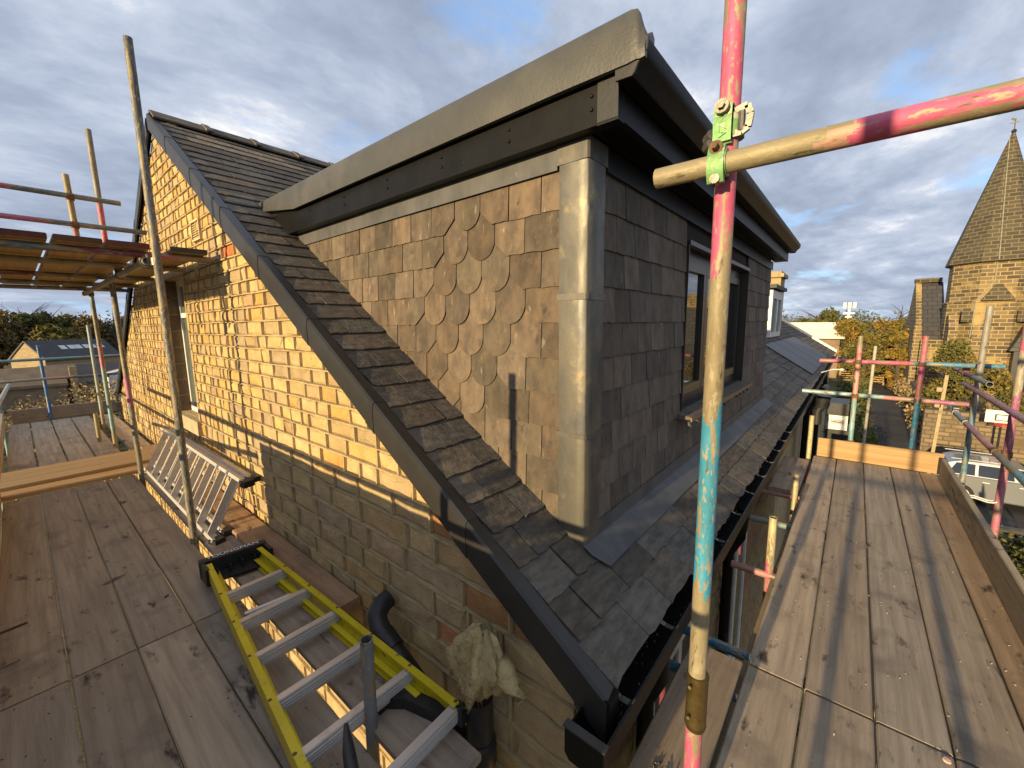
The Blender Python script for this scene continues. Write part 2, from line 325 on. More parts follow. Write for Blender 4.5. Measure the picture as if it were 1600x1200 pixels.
GT = 0.055   # gap of wall top under verge
def gable_poly(p):
    p = clip(p, RS, -1, RB-GT); p = clip(p, -RS, -1, RS*2*YR+RB-GT); return p
WY0, WY1, WZ0, WZ1 = 5.1, 5.85, 0.69, 2.14
gw = MB()
for (y0, y1, z0, z1) in ((0.66, WY0, GZ, 4), (WY1, 10.24, GZ, 4), (WY0, WY1, GZ, WZ0), (WY0, WY1, WZ1, 4)):
    p = gable_poly([(y0, z0), (y1, z0), (y1, z1), (y0, z1)])
    gw.extrude(p, lambda q: (XG+0.022, q[0], q[1]), lambda q: (XG+0.28, q[0], q[1]))
gable = part('gable_wall', gw, m_mortar)

pal = [(0.54, 0.40, 0.19), (0.50, 0.37, 0.175), (0.56, 0.41, 0.175), (0.45, 0.34, 0.185), (0.52, 0.39, 0.20), (0.45, 0.325, 0.165), (0.54, 0.36, 0.13)]
def stone_mesh(mb, poly, fx, c):
    # rock-faced stone: ring at the wall, ring at the face, inset bulged ring and a centre
    n = len(poly); cu = sum(p[0] for p in poly)/n; cv = sum(p[1] for p in poly)/n
    pts = []; fs = []
    dep = rnd(0.0, 0.008)
    for p in poly: pts.append(fx(p[0], p[1], 0.024))
    for p in poly: pts.append(fx(p[0], p[1], 0.008-dep*0.4))
    ins = []
    for i, p in enumerate(poly):
        k = rnd(0.52, 0.9); ins.append((cu+(p[0]-cu)*k, cv+(p[1]-cv)*k)); pts.append(fx(*ins[-1], -0.001-dep+rnd(-0.005, 0.005)))
    pts.append(fx(cu+rnd(-.01, .01), cv+rnd(-.006, .006), -0.003-dep+rnd(-0.006, 0.008)))
    for i in range(n):
        j = (i+1) % n
        fs += [(i, j, n+j, n+i), (n+i, n+j, 2*n+j, 2*n+i), (2*n+i, 2*n+j, 3*n)]
    mb.add(pts, fs, c)
def densify(p, d=0.09):
    r = []
    for i in range(len(p)):
        a, b = p[i], p[(i+1) % len(p)]; L_ = math.hypot(b[0]-a[0], b[1]-a[1]); k = max(1, int(L_/d))
        for t in range(k):
            u = t/k; j = 0.0025 if t else 0.0
            r.append((a[0]+(b[0]-a[0])*u+rnd(-j, j), a[1]+(b[1]-a[1])*u+rnd(-j, j)))
    return r
stones = []; ptg = MB()
def ribbon(y0, y1, z0, z1):
    # proud lime pointing strip, slightly uneven
    if y1-y0 > z1-z0:
        k = max(1, int((y1-y0)/0.16)); ys = [y0+(y1-y0)*i/k for i in range(k+1)]
        zr = [(z0+rnd(-.003, .003), z1+rnd(-.003, .003), rnd(-.013, -.007)) for _ in ys]
        for i in range(k):
            a, b = zr[i], zr[i+1]; Y0, Y1 = ys[i], ys[i+1]
            ptg.add([(XG+.024, Y0, a[0]), (XG+.024, Y1, b[0]), (XG+.024, Y1, b[1]), (XG+.024, Y0, a[1]),
                     (XG+a[2], Y0, a[0]+.003), (XG+b[2], Y1, b[0]+.003), (XG+b[2], Y1, b[1]-.003), (XG+a[2], Y0, a[1]-.003)],
                    [(4, 5, 6, 7), (0, 1, 5, 4), (3, 2, 6, 7)])
    else:
        e = rnd(-.013, -.007); a, b, c_, d = [rnd(-.003, .003) for _ in range(4)]
        ptg.add([(XG+.024, y0+a, z0), (XG+.024, y1+b, z0), (XG+.024, y1+c_, z1), (XG+.024, y0+d, z1),
                 (XG+e, y0+a+.003, z0), (XG+e, y1+b-.003, z0), (XG+e, y1+c_-.003, z1), (XG+e, y0+d+.003, z1)],
                [(4, 5, 6, 7), (0, 4, 7, 3), (1, 5, 6, 2)])
RIB = 0.0145
zrow = -1.93
row = 0
while zrow < 3.62:
    h = rnd(0.090, 0.102) if zrow > 0.72 else rnd(0.115, 0.145)
    z0, z1 = zrow, zrow+h
    segs = [(0.66, 10.24)]
    if z1 > WZ0-0.02 and z0 < WZ1+0.02: segs = [(0.66, WY0-0.03), (WY1+0.03, 10.24)]
    for s0, s1 in segs:
        y = s0; ytop = (z0-RB+GT)/RS
        y = max(y, ytop-0.02) if ytop > s0 else y
        ymax = min(s1, 2*YR-ytop+0.02)
        # horizontal strip under the course
        if ymax-y > 0.05: ribbon(max(y, 0.66), ymax, z0-RIB/2, z0+RIB/2)
        y -= rnd(0, 0.12) if y > 0.7 else 0
        while y < ymax-0.03:
            wd = rnd(0.24, 0.44) if (y < 3.4 and z0 < 0.78) else (rnd(0.15, 0.32) if y < 3.9 else rnd(0.115, 0.23))
            if random.random() < 0.12: wd *= 0.55
            y1 = min(y+wd, s1)
            if s1-y1 < 0.07: y1 = s1
            g = RIB/2
            p = gable_poly([(max(y+g, s0), z0+g), (y1-g, z0+g), (y1-g, z1-g), (max(y+g, s0), z1-g)])
            if area(p) > 0.0012:
                c = random.choice(pal); k = rnd(0.84, 1.08); c = tuple(x*k for x in c)
                r_ = random.random()
                if r_ < 0.004: c = (0.50, 0.15, 0.045)
                elif r_ < 0.04: c = (0.52, 0.32, 0.10)
                elif r_ < 0.12: c = (0.38, 0.29, 0.18)
                elif r_ < 0.15: c = (0.45, 0.30, 0.18)
                if z0 < 0.78 and y < 3.4: c = tuple(0.6*x+0.4*g_ for x, g_ in zip(c, (0.42, 0.32, 0.20)))  # warm look of the shaded lower wall mixed into its stone colour
                if y < 1.2 and 0.28 < z0 < 0.72: c = random.choice([(0.36, 0.19, 0.08), (0.44, 0.30, 0.15), (0.42, 0.27, 0.13), (0.30, 0.15, 0.065)])
                stones.append((densify(p), c))
            if y1 < s1-0.01:
                pr = gable_poly([(y1-g, z0+g), (y1+g, z0+g), (y1+g, z1-g), (y1-g, z1-g)])
                if area(pr) > 0.0009: ribbon(y1-g, y1+g, z0+g, z1-g)
            y = y1
    zrow = z1; row += 1
# the weathered rust-stained corner block of the photograph
def vis(s):
    p = s[0]; cu = sum(q[0] for q in p)/len(p); cv = sum(q[1] for q in p)/len(p)
    if cv < 0.0 and cu < 10: return -1+cu*1e-3
    return area(p)/(cu*cu+1.2+(cv-1.6)**2)**1.5
stones.sort(key=vis, reverse=True)
fxg = lambda y, z, e: (XG+e, y, z)
for p, c in stones[:300]:
    mb = MB(); stone_mesh(mb, p, fxg, c); part('stone', mb, m_stone, gable)
mb = MB()
for p, c in stones[300:]: stone_mesh(mb, p, fxg, c)
part('stonework', mb, m_stone, gable, kind='stuff')
part('mortar_pointing', ptg, m_mortar, gable)

# gable window: jambs, lintel, frame, panes, sill
win = MB(); win.box(1.215, 1.26, WY0, WY1, WZ0, WZ0+.06); win.box(1.215, 1.26, WY0, WY1, WZ1-.06, WZ1)
win.box(1.215, 1.26, WY0, WY0+.05, WZ0+.06, WZ1-.06); win.box(1.215, 1.26, WY1-.05, WY1, WZ0+.06, WZ1-.06); win.box(1.212, 1.258, WY0+.05, WY1-.05, 1.74, 1.79)
gwin = part('gable_window', win, m_white)
part('pane', MB().box(1.235, 1.243, WY0+.05, WY1-.05, WZ0+.06, 1.74), m_glass2, gwin); part('pane', MB().box(1.235, 1.243, WY0+.05, WY1-.05, 1.79, WZ1-.06), m_glass2, gwin)
part('window_sill', MB().box(1.075, 1.26, WY0-.07, WY1+.07, WZ0-.15, WZ0-.003, (.45, .38, .26)), m_stone, gwin)
for k in range(8):
    z = WZ0+.0+k*0.181; q = .045 if k % 2 else 0.02
    part('jamb_stone', MB().box(1.108, 1.214, WY1-.004, WY1+.024+q, z+.004, z+.177, (.15, .105, .07)), m_stone, gwin); part('jamb_stone', MB().box(1.108, 1.214, WY0-.024-q, WY0+.004, z+.004, z+.177, (.40, .30, .17)), m_stone, gwin)  # far jamb coloured dark, its shade put into the stone colour
part('window_lintel', MB().box(1.10, 1.26, WY0-.16, WY1+.16, WZ1+.004, WZ1+.17, (.33, .26, .17)), m_stone, gwin)
# terracotta air vent
vt = MB(); vt.box(1.094, 1.13, 4.31, 4.55, 2.37, 2.385, (.6, .48, .28)); vt.box(1.094, 1.13, 4.31, 4.55, 2.525, 2.54, (.6, .48, .28)); vt.box(1.118, 1.13, 4.33, 4.53, 2.385, 2.525, (.035, .025, .015))
vt.box(1.094, 1.13, 4.31, 4.325, 2.385, 2.525, (.6, .48, .28)); vt.box(1.094, 1.13, 4.535, 4.55, 2.385, 2.525, (.6, .48, .28)); vt.box(1.1, 1.118, 4.425, 4.435, 2.385, 2.525, (.5, .4, .23))
for k in range(7): z = 2.395+k*.0185; vt.box(1.103, 1.118, 4.325, 4.425, z, z+.007, (.5, .4, .23)); vt.box(1.103, 1.118, 4.435, 4.535, z, z+.007, (.5, .4, .23))
part('air_vent', vt, m_stone)

# front wall with its coursed stone, a window and a downpipe
fwl = MB(); fwl.box(1.145, 9.4, 0.665, 0.9, GZ, 0.33); front_wall = part('front_wall', fwl, m_mortar)
mb = MB(); zz = -2.3
while zz < 0.1:
    h = rnd(.10, .14); x = 1.15+rnd(0, .1)
    while x < 6.2:
        wd = rnd(.18, .36)
        if not (1.75 < x+wd/2 < 2.75 and -1.6 < zz < -0.1) and not (3.35 < x+wd/2 < 4.25 and zz < -0.1):
            p = [(x, zz), (x+wd-.014, zz), (x+wd-.014, zz+h-.014), (x, zz+h-.014)]
            c = tuple(v*rnd(.75, 1) for v in (0.33, 0.24, 0.13))
            stone_mesh(mb, densify(p, .12), lambda u, v, e: (u, 0.648+e, v), c)
        x += wd
    zz += h
part('stonework', mb, m_stone, front_wall, kind='stuff')
for x0, x1 in ((1.8, 2.7), (3.4, 4.2)):
    mb = MB(); y0 = 0.63
    mb.box(x0, x0+.06, y0, .66, -1.55, -.16); mb.box(x1-.06, x1, y0, .66, -1.55, -.16); mb.box(x0+.06, x1-.06, y0, .66, -.22, -.16); mb.box(x0+.06, x1-.06, y0, .66, -1.55, -1.49)
    mb.box((x0+x1)/2-.03, (x0+x1)/2+.03, y0, .66, -1.49, -.22)
    wf = part('front_window', mb, m_white)
    part('pane', MB().box(x0+.06, (x0+x1)/2-.03, .645, .652, -1.49, -.22), m_glass, wf); part('pane', MB().box((x0+x1)/2+.03, x1-.06, .645, .652, -1.49, -.22), m_glass, wf)

# ---- roof slabs and slates
def RP(x, s, e): # point on the roof: along-slope distance s from the eave line, e above the slate bed
    y = 0.525+s*ca - sa*e; return (x, y, rz(0.525)+s*sa + ca*e)
sl = MB()
prof = [(0.56, rz(0.56)-.02), (YR, ZR-.02), (10.34, rz(2*YR-10.34)-.02), (10.34, rz(2*YR-10.34)-.09), (YR, ZR-.1), (0.56, rz(0.56)-.09)]
sl.extrude(prof[:3]+[(YR, ZR-.1)]+[] if False else prof, lambda q: (1.135, q[0], q[1]), lambda q: (9.4, q[0], q[1]))
roof = part('main_roof', sl, m_back)
GA = 0.162; LAP = 0.07
def roof_slate(mb, x0, x1, k, c, e0=0.0, nb=5):
    s0 = k*GA; s1 = s0+GA+LAP
    bot = [(x0+(x1-x0)*i/nb+(rnd(-.004, .004) if 0 < i < nb else 0), s0+rnd(-.006, .006)) for i in range(nb+1)]
    if random.random() < .22: bot[0] = (bot[0][0]+rnd(.003, .012), bot[0][1]+rnd(.005, .016))
    if random.random() < .22: bot[-1] = (bot[-1][0]-rnd(.003, .012), bot[-1][1]+rnd(.005, .016))
    tw = rnd(-.003, .003)
    topw = [(x1, s1), (x0, s1)]; poly = bot+topw; n = len(poly)
    def o_(p):
        t = (p[1]-s0)/(GA+LAP); return e0+0.020*(1-t)+0.004*t+tw*(p[0]-x0)/(x1-x0)*(1-t)
    pts = [RP(p[0]+(rnd(-.002, .002)), p[1], o_(p)) for p in poly]+[RP(p[0], p[1], o_(p)-.008) for p in poly]
    fs = [tuple(range(n)), tuple(range(n, 2*n))[::-1]]+[(i, (i+1) % n, n+(i+1) % n, n+i) for i in range(n)]
    mb.add(pts, fs, c)
slates = []
NR = int((YR-0.525)/ca/GA)+1
for k in range(NR):
    yk = 0.525+k*GA*ca
    if yk < 0.70: segs = [(1.135, 9.35, .0)]
    elif yk < 3.42: segs = [(1.135, XC-.004, 0), (XE+.03, 9.35, 0)]
    elif yk < 3.78: segs = [(1.135, XC+.02, 0), (XE+.1, 9.35, 0)]
    else: segs = [(1.135, 9.35, 0)]
    for a, b, _ in segs:
        x = a; first = True
        while x < b-.01:
            wd = rnd(.245, .30) if b-a > .6 else rnd(.24, .285)
            if first: wd = wd*(.5 if k % 2 else 1.0)*rnd(.85, 1.1); first = False
            x1 = min(x+wd, b)
            if b-x1 < .05: x1 = b
            g = rnd(.72, 1.25); w_ = rnd(-.06, .1); c = (g*(1+w_), g, g*(1-w_))
            if random.random() < .06: c = (1.35, 1.2, 1.05)
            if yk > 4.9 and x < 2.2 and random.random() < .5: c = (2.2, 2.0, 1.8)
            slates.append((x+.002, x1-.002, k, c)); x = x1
def svis(s):
    y = 0.525+s[2]*GA*ca; return (s[1]-s[0])/((s[0])**2+y*y+.5) * (0.15 if (y > .8 and y < 3.4 and s[0] > 1.6) else 1)
slates.sort(key=svis, reverse=True)
for s_ in slates[:300]:
    mb = MB(); roof_slate(mb, *s_); part('roof_slate', mb, m_roof, roof)
mb = MB()
for s_ in slates[300:]: roof_slate(mb, *s_, nb=2)
part('slating', mb, m_roof, roof, kind='stuff')
# ridge tiles
x = 1.09
while x < 9.3:
    mb = MB(); Lr = 0.455
    pr = [(-.16, -.098), (-.05, -.02), (0, .008), (.05, -.02), (.16, -.098), (.15, -.112), (0, -.012), (-.15, -.112)]
    g = rnd(.9, 1.3)
    mb.extrude(pr, lambda q: (x, YR+q[0], ZR+.055+q[1]), lambda q: (x+Lr-.02, YR+q[0], ZR+.055+q[1]), (g, g*.97, g*.92))
    pr2 = [(p[0]*1.08, p[1]+.014) for p in pr]
    mb.extrude(pr2, lambda q: (x+Lr-.035, YR+q[0], ZR+.055+q[1]), lambda q: (x+Lr+.025, YR+q[0], ZR+.055+q[1]), (g*1.2, g*1.15, g*1.1))
    part('ridge_tile', mb, m_roof, roof); x += Lr
# dry verge units on the right slope, with overlap sleeves
def verge_unit(y0, y1, sgn=1):
    mb = MB()
    def P(y, e, x):
        yy = y if sgn > 0 else 2*YR-y
        return (x, yy, rz(y)+e)
    for (a, b, gx, ge) in ((y0, y1, 0, 0), (y0-.02, y0+.05, .003, .003)):
        prof = [(1.128, .024+ge), (1.075-gx, .030+ge), (1.064-gx, .020+ge), (1.060-gx, -.02), (1.062-gx, -.118-ge), (1.074, -.124-ge), (1.080, -.118), (1.080, .006), (1.128, .012)]
        mb.extrude(prof, lambda q: P(a, q[1], q[0]), lambda q: P(b, q[1], q[0]))
    part('verge_cap', mb, m_verge, roof, smooth=35)
y = 0.53
for k in range(8):
    verge_unit(y, min(y+.625, YR-.02)); y += .625
    if y > YR-.1: break
y = 0.6
for k in range(4): verge_unit(y, min(y+1.2, YR-.02), -1); y += 1.2
part('verge_end', MB().box(1.062, 1.13, .50, .535, rz(.53)-.115, rz(.53)+.02), m_black, roof)

# eaves gutter with straps, end stop, fascia board
gt = MB()
gp = [(.475, .365), (.468, .362), (.468, .285), (.485, .255), (.585, .255), (.60, .275), (.60, .36), (.594, .36), (.594, .28), (.582, .262), (.488, .262), (.475, .288)]
gt.extrude(gp, lambda q: (.985, q[0], q[1]), lambda q: (9.4, q[0], q[1]))
gutter = part('eaves_gutter', gt, m_black)
part('end_stop', MB().extrude([(.464, .372), (.464, .28), (.483, .25), (.588, .25), (.605, .272), (.605, .372)], lambda q: (.965, q[0], q[1]), lambda q: (.984, q[0], q[1])), m_black, gutter)
part('end_stop_lip', MB().box(.955, .984, .462, .606, .372, .378, (6, 6, 6)), m_black, gutter)
xb = 1.18
while xb < 6.0:
    mb = MB(); pts = [(.60, .372), (.56, .368), (.52, .352), (.485, .352), (.47, .367)]
    for i in range(len(pts)-1): mb.bar((xb, *pts[i]), (xb, *pts[i+1]), .024, .003, (0, 0, 1))
    part('gutter_strap', mb, m_metal, gutter); xb += .44
mb = MB()
for i in range(420):
    x = 1.0+random.random()**1.5*4; y = rnd(.479, .50) if random.random() < .7 else rnd(.49, .585); a = rnd(0, PI); l = rnd(.006, .02)
    mb.add([(x, y, .2635), (x+l*math.cos(a), y+.3*l*math.sin(a), .266+rnd(0, .012)), (x+l*math.cos(a)-.004, y+.006, .268)], [(0, 1, 2)], random.choice([(.5, .33, .12), (.3, .2, .1), (.16, .12, .08)]))
part('leaf_litter', mb, m_stone, gutter, kind='stuff')
mb = MB(); mb.box(1.09, 9.4, .606, .63, .16, .345); mb.box(1.09, 9.4, .63, .664, .16, .175); part('eaves_fascia', mb, m_bronze)
mb = MB(); mb.tube([(3.25, .53, .25), (3.25, .53, .05), (3.25, .60, -.1), (3.25, .60, GZ)], .036, 12); dp = part('downpipe', mb, m_black, smooth=40)
mb = MB(); mb.tube([(1.62, .53, .255), (1.62, .53, .1), (1.62, .59, -.05), (1.62, .59, GZ)], .036, 12); part('downpipe', mb, m_black, smooth=40)
part('hopper', MB().tube([(3.25, .53, .28), (3.25, .53, .10)], [.055, .04], 12), m_black, dp)

# ---- dormer
ZT = 2.335      # underside of fascia
dc = MB(); pcheek = [(YF, rz(YF)-.02), (3.45, rz(3.45)-.02), (3.45, ZT+.1), (YF, ZT+.1)]
dc.extrude(pcheek, lambda q: (XC+.006, q[0], q[1]), lambda q: (XC+.1, q[0], q[1]))
dc.extrude(pcheek, lambda q: (XE-.1, q[0], q[1]), lambda q: (XE, q[0], q[1])); cheek = part('dormer_cheek', dc, m_back)
WX0, WX1, DZ0, DZ1 = 2.76, 4.63, 1.04, 2.10
df = MB()
for x0, x1, z0, z1 in ((XC+.1, WX0, rz(YF)-.05, ZT+.1), (WX1, XE-.1, rz(YF)-.05, ZT+.1), (WX0, WX1, rz(YF)-.05, DZ0), (WX0, WX1, DZ1, ZT+.1)):
    df.box(x0, x1, YF+.006, YF+.1, z0, z1)
dfront = part('dormer_front', df, m_back)
part('dormer_room', MB().add([(2.0, 1.05, .9), (5.4, 1.05, .9), (5.4, 2.6, .9), (2.0, 2.6, .9), (2.0, 1.05, 2.3), (5.4, 1.05, 2.3), (5.4, 2.6, 2.3), (2.0, 2.6, 2.3)], [(0, 1, 2, 3), (4, 5, 6, 7), (1, 2, 6, 5), (2, 3, 7, 6), (3, 0, 4, 7)]), m_brown)
def wall_slate(poly, zb, fx, par, mat, name='wall_slate', c=(1, 1, 1), tot=.272):
    poly = [p for p in poly]
    n = len(poly); tw = rnd(-.002, .002)
    def o_(p): t = (p[1]-zb)/tot; return 0.0165*(1-t)+0.002*t+tw*(1-t)
    mb = MB(); pts = [fx(p[0], p[1], o_(p)) for p in poly]+[fx(p[0], p[1], o_(p)-.0065) for p in poly]
    mb.add(pts, [tuple(range(n)), tuple(range(n, 2*n))[::-1]]+[(i, (i+1) % n, n+(i+1) % n, n+i) for i in range(n)], c)
    part(name, mb, mat, par)
def rough_rect(u0, u1, v0, v1, ch0=0, ch1=0):
    nb = 4
    b = [(u0+ch0+(u1-ch1-u0-ch0)*i/nb, v0+rnd(-.003, .003)) for i in range(nb+1)]
    if ch1: b.append((u1, v0+ch1*.9))
    r = b+[(u1, v1), (u0, v1)]
    if ch0: r.append((u0, v0+ch0*.9))
    return r
fxc = lambda y, z, e: (XC-e, y, z)
fxf = lambda x, z, e: (x, YF-e, z)
G0 = 0.1542; ZTOP = 2.242; SW = 0.18; Y0S = 1.524
nsc = [1, 2, 3, 4, 3, 2, 1]
def slate_col():
    g = rnd(.70, 1.18); r_ = rnd(-.03, .06); c = (g*(1+r_), g, g*(1-r_))
    return (g*.84, g*.87, g*.86) if random.random() < .2 else c
for r in range(11):
    zt = ZTOP-r*G0; zb = zt-G0; ztop = min(zb+.272, 2.30)
    ns = nsc[r] if r < 7 else 0
    edges = []
    if ns:
        sL = Y0S-ns*SW/2; sR = Y0S+ns*SW/2
        for i in range(ns):
            u0 = sL+i*SW; u1 = u0+SW; cu = (u0+u1)/2
            arc = [(cu-.0878*math.cos(t), zb+.085-.087*math.sin(t)) for t in [PI*j/12 for j in range(13)]]
            poly = [(p[0]+rnd(-.001, .001), p[1]+rnd(-.001, .001)) for p in arc]+[(u1-.0022, ztop), (u0+.0022, ztop)]
            poly = clip(poly, -RS, 1, -RB-.005)
            if area(poly) > .001: wall_slate(poly, zb, fxc, cheek, m_wslate, 'scallop_slate', slate_col())
        edges = [(sL, -1), (sR, 1)]
    # slates to the left (larger y) and to the right (towards the corner)
    spans = []
    if ns:
        y = sR; first = True
        while y < 3.5:
            spans.append((y, y+SW, 0.075 if first else 0, 0)); first = False; y += SW
        y = sL; first = True
        while y > .975+.02:
            a = max(y-SW*(1 if random.random() < .62 or y-SW < 1.1 else 1.6), .962)
            if a-.962 < .06: a = .962
            spans.append((a, y, 0, 0.075 if first else 0)); first = False; y = a
    else:
        y = Y0S+(.09 if r % 2 else 0)+SW*2
        while y > .99:
            a = max(y-SW, .962)
            if a-.962 < .06: a = .962
            spans.append((a, y, 0, 0)); y = a
    for a, b, c0, c1 in spans:
        poly = rough_rect(a+.0024, b-.0024, zb, ztop, c0, c1)
        poly = clip(poly, -RS, 1, -RB-.005)
        if area(poly) > .0015: wall_slate(poly, zb, fxc, cheek, m_wslate, c=slate_col())
for r in range(11):
    zt = ZTOP-r*G0; zb = zt-G0; ztop = min(zb+.272, 2.30)
    x = 1.615; first = True
    while x < XE-.01:
        wd = (.236 if r % 2 == 0 else .15) if first else rnd(.155, .205); first = False
        x1 = min(x+wd, XE-.005)
        if XE-x1 < .06: x1 = XE-.005
        rects = [(x, x1, zb, ztop)]
        if x1 > WX0 and x < WX1 and ztop > DZ0-.04 and zb < DZ1:
            rects = []
            if x < WX0-.03: rects.append((x, WX0-.003, zb, ztop))
            if x1 > WX1+.03: rects.append((WX1+.003, x1, zb, ztop))
            if zb < DZ0-.1: rects.append((x, x1, zb, DZ0-.045))
        for a, b, c_, d in rects:
            if d-c_ < .03 or b-a < .02: continue
            poly = rough_rect(a+.0024, b-.0024, c_, d)
            poly = clip(poly, 0, 1, -(rz(YF)-.01))
            if area(poly) > .002: wall_slate(poly, zb, fxf, dfront, m_fslate, c=slate_col())
        x = x1
# lead corner: three dressed lengths with welts, wrapped round the corner
def lead_len(z0, z1, bulge=0.0):
    mb = MB(); yo = YF-.024; xo = XC-.024
    prof = [(xo+.012, .978), (xo, .974), (xo-.002, .93), (xo, YF+.02), (xo+.003, yo+.006), (xo+.009, yo), (xo+.05, yo-.002), (1.626, yo), (1.632, yo+.012), (1.632, yo+.02), (xo+.016, yo+.018), (xo+.016, .978)]
    zs = [z0+(z1-z0)*i/14 for i in range(15)]
    n = len(prof); o = 0; pts = []
    for z in zs:
        jx = [(rnd(-.0009, .0009), rnd(-.0009, .0009)) for _ in range(n)]
        zz0 = max(z, rz(.97)-.02) if False else z
        for (a, b), (ja, jb) in zip(prof, jx):
            zf = z
            if z == zs[0] and z0 < .9: zf = rz(b)-.0 if b > yo+.03 else rz(max(b, .84))-.03
            pts.append((a+ja, b+jb, zf))
    fs = []
    for i in range(14):
        for k in range(n): fs.append((i*n+k, i*n+(k+1) % n, (i+1)*n+(k+1) % n, (i+1)*n+k))
    fs += [tuple(range(n))[::-1], tuple(range(14*n, 15*n))]
    mb.add(pts, fs); return mb
lc = part('lead_corner', lead_len(1.145, 1.725), m_lead, smooth=50)
part('lead_corner', lead_len(.60, 1.135), m_lead, smooth=50); part('lead_corner', lead_len(1.735, 2.262), m_lead, smooth=50)
def lead_band(z0, z1, e):
    mb = MB(); yo = YF-.024-e; xo = XC-.024-e
    mb.extrude([(xo, .983), (xo, yo+.008), (xo+.008, yo), (1.638, yo), (1.638, yo+.02), (xo+.02, yo+.02), (xo+.02, .983)], lambda q: (q[0], q[1], z0), lambda q: (q[0], q[1], z1)); return mb
for z0, z1, e in ((1.718, 1.744, .004), (1.132, 1.154, .004), (2.252, ZT-.004, .004)): part('lead_welt', lead_band(z0, z1, e), m_lead, lc, smooth=40)
# flashing strip under the fascia, in two lengths; front strip under the soffit; apron at the foot
for a, b, e in ((.985, 2.42, .024), (2.40, 3.34, .021)):
    mb = MB(); mb.extrude([(a, ZTOP-.004), (b, ZTOP-.004), (b if b < 3 else 3.47, ZT-.003), (a, ZT-.003)], lambda q: (XC-e, q[0], q[1]), lambda q: (XC-e+.004, q[0], q[1])); part('lead_flashing', mb, m_leadg)
part('front_flashing', MB().box(1.64, XE, YF-.026, YF-.021, ZTOP-.004, ZT-.003), m_black)
ap = MB(); nx = 24; pr = []
for i in range(nx+1):
    x = 1.54+(6.12-1.54)*i/nx
    for (y, e) in ((YF-.022, .10), (YF-.024, .033), (.80, .030), (.735, .028)): pr.append((x, y+rnd(-.002, .002), rz(y)+e*1.05+rnd(-.002, .002)))
ap.add(pr, [(i*4+k, i*4+k+1, (i+1)*4+k+1, (i+1)*4+k) for i in range(nx) for k in range(3)])
part('lead_apron', ap, m_leadg, smooth=45)
part('corner_soaker', MB().extrude([(1.485, .90), (1.57, .87), (1.57, .745), (1.53, .735), (1.49, .80)], lambda q: (q[0], q[1], rz(q[1])+.033), lambda q: (q[0], q[1], rz(q[1])+.037)), m_leadg)
# fascias, soffit, flat roof, fibreglass kerb
XO = 1.43; YO = .70
fa = MB(); fa.extrude([(YO, ZT), (3.42, ZT), (3.70, 2.50), (YO, 2.50)], lambda q: (XO, q[0], q[1]), lambda q: (XO+.02, q[0], q[1]))
fascia = part('side_fascia', fa, m_black)
mb = MB(); mb.extrude([(YO-.004, ZT-.01), (3.40, ZT-.01), (3.40, ZT-.003), (YO-.004, ZT-.003)], lambda q: (XO-.006, q[0], q[1]), lambda q: (XC-.03, q[0], q[1])); part('fascia_return', mb, m_black, fascia)
part('corner_trim', MB().box(XO-.005, XO+.001, YO-.005, YO+.075, ZT-.012, 2.505), m_verge, fascia)
for y, n in ((.80, 2), (1.19, 2), (1.62, 2), (2.08, 2), (2.55, 2), (3.02, 2)):
    for z in (2.385, 2.43): part('fixing', MB().sphere((XO-.003, y, z), .0075, 8, 4, sc=(.6, 1, 1)), m_black, fascia, smooth=60)
part('front_fascia', MB().box(XO+.022, 6.10, YO, YO+.02, ZT, 2.50), m_black)
sf = MB(); sf.box(XO+.022, 6.10, YO+.02, YF-.028, ZT+.004, ZT+.014)
for k in range(16): sf.box(1.50, 5.9, .735+k*.005, .7375+k*.005, ZT+.002, ZT+.0035)
part('soffit', sf, m_black)
part('flat_roof', MB().box(XO+.025, 6.10, YO-.02, 3.70, 2.502, 2.545), m_cap)
kb = MB(); pts = []; ysec = [(.592, .05), (.60, .22), (.612, .50), (.620, .80), (.630, .96), (.65, 1.0), (.9, 1.0), (1.6, 1.0), (2.4, 1.0), (3.2, 1.0), (3.86, 1.0)]
for y, k in ysec:
    t = 2.53+.105*k; bot = 2.468 if y < 3.8 else 2.56
    pf = [(1.395, bot), (1.392, 2.50 if y < 3.8 else 2.58), (1.398, t-.045 if k > .5 else 2.515), (1.405, t-.012), (1.414, t), (1.424, t), (1.436, t-.012*k), (1.452, 2.565), (1.47, 2.549), (1.47, 2.50), (1.415, 2.50 if y < 3.8 else 2.57), (1.412, bot)]
    for a, b in pf: pts.append((a+rnd(-.0015, .0015), y, b+rnd(-.0015, .0015)))
n = 12; fs = [(i*n+k, i*n+(k+1) % n, (i+1)*n+(k+1) % n, (i+1)*n+k) for i in range(len(ysec)-1) for k in range(n)]
fs += [tuple(range(n))[::-1], tuple(range((len(ysec)-1)*n, len(ysec)*n))]
kb.add(pts, fs); part('roof_kerb', kb, m_cap, smooth=50)
# ogee gutter
og = MB(); op = [(.695, 2.525), (.695, 2.435), (.64, 2.432), (.632, 2.44), (.622, 2.462), (.603, 2.478), (.592, 2.495), (.588, 2.526), (.593, 2.526), (.598, 2.498), (.608, 2.483), (.627, 2.466), (.638, 2.44), (.69, 2.44), (.69, 2.525)]
og.extrude(op, lambda q: (1.412, q[0], q[1]), lambda q: (6.14, q[0], q[1])); ogg = part('ogee_gutter', og, m_black, smooth=35)
part('end_stop', MB().extrude(op[:8], lambda q: (1.402, q[0]+(.002 if q[0] > .65 else -.003), q[1]+(.004 if q[1] > 2.5 else -.003)), lambda q: (1.411, q[0]+(.002 if q[0] > .65 else -.003), q[1]+(.004 if q[1] > 2.5 else -.003))), m_verge, ogg)
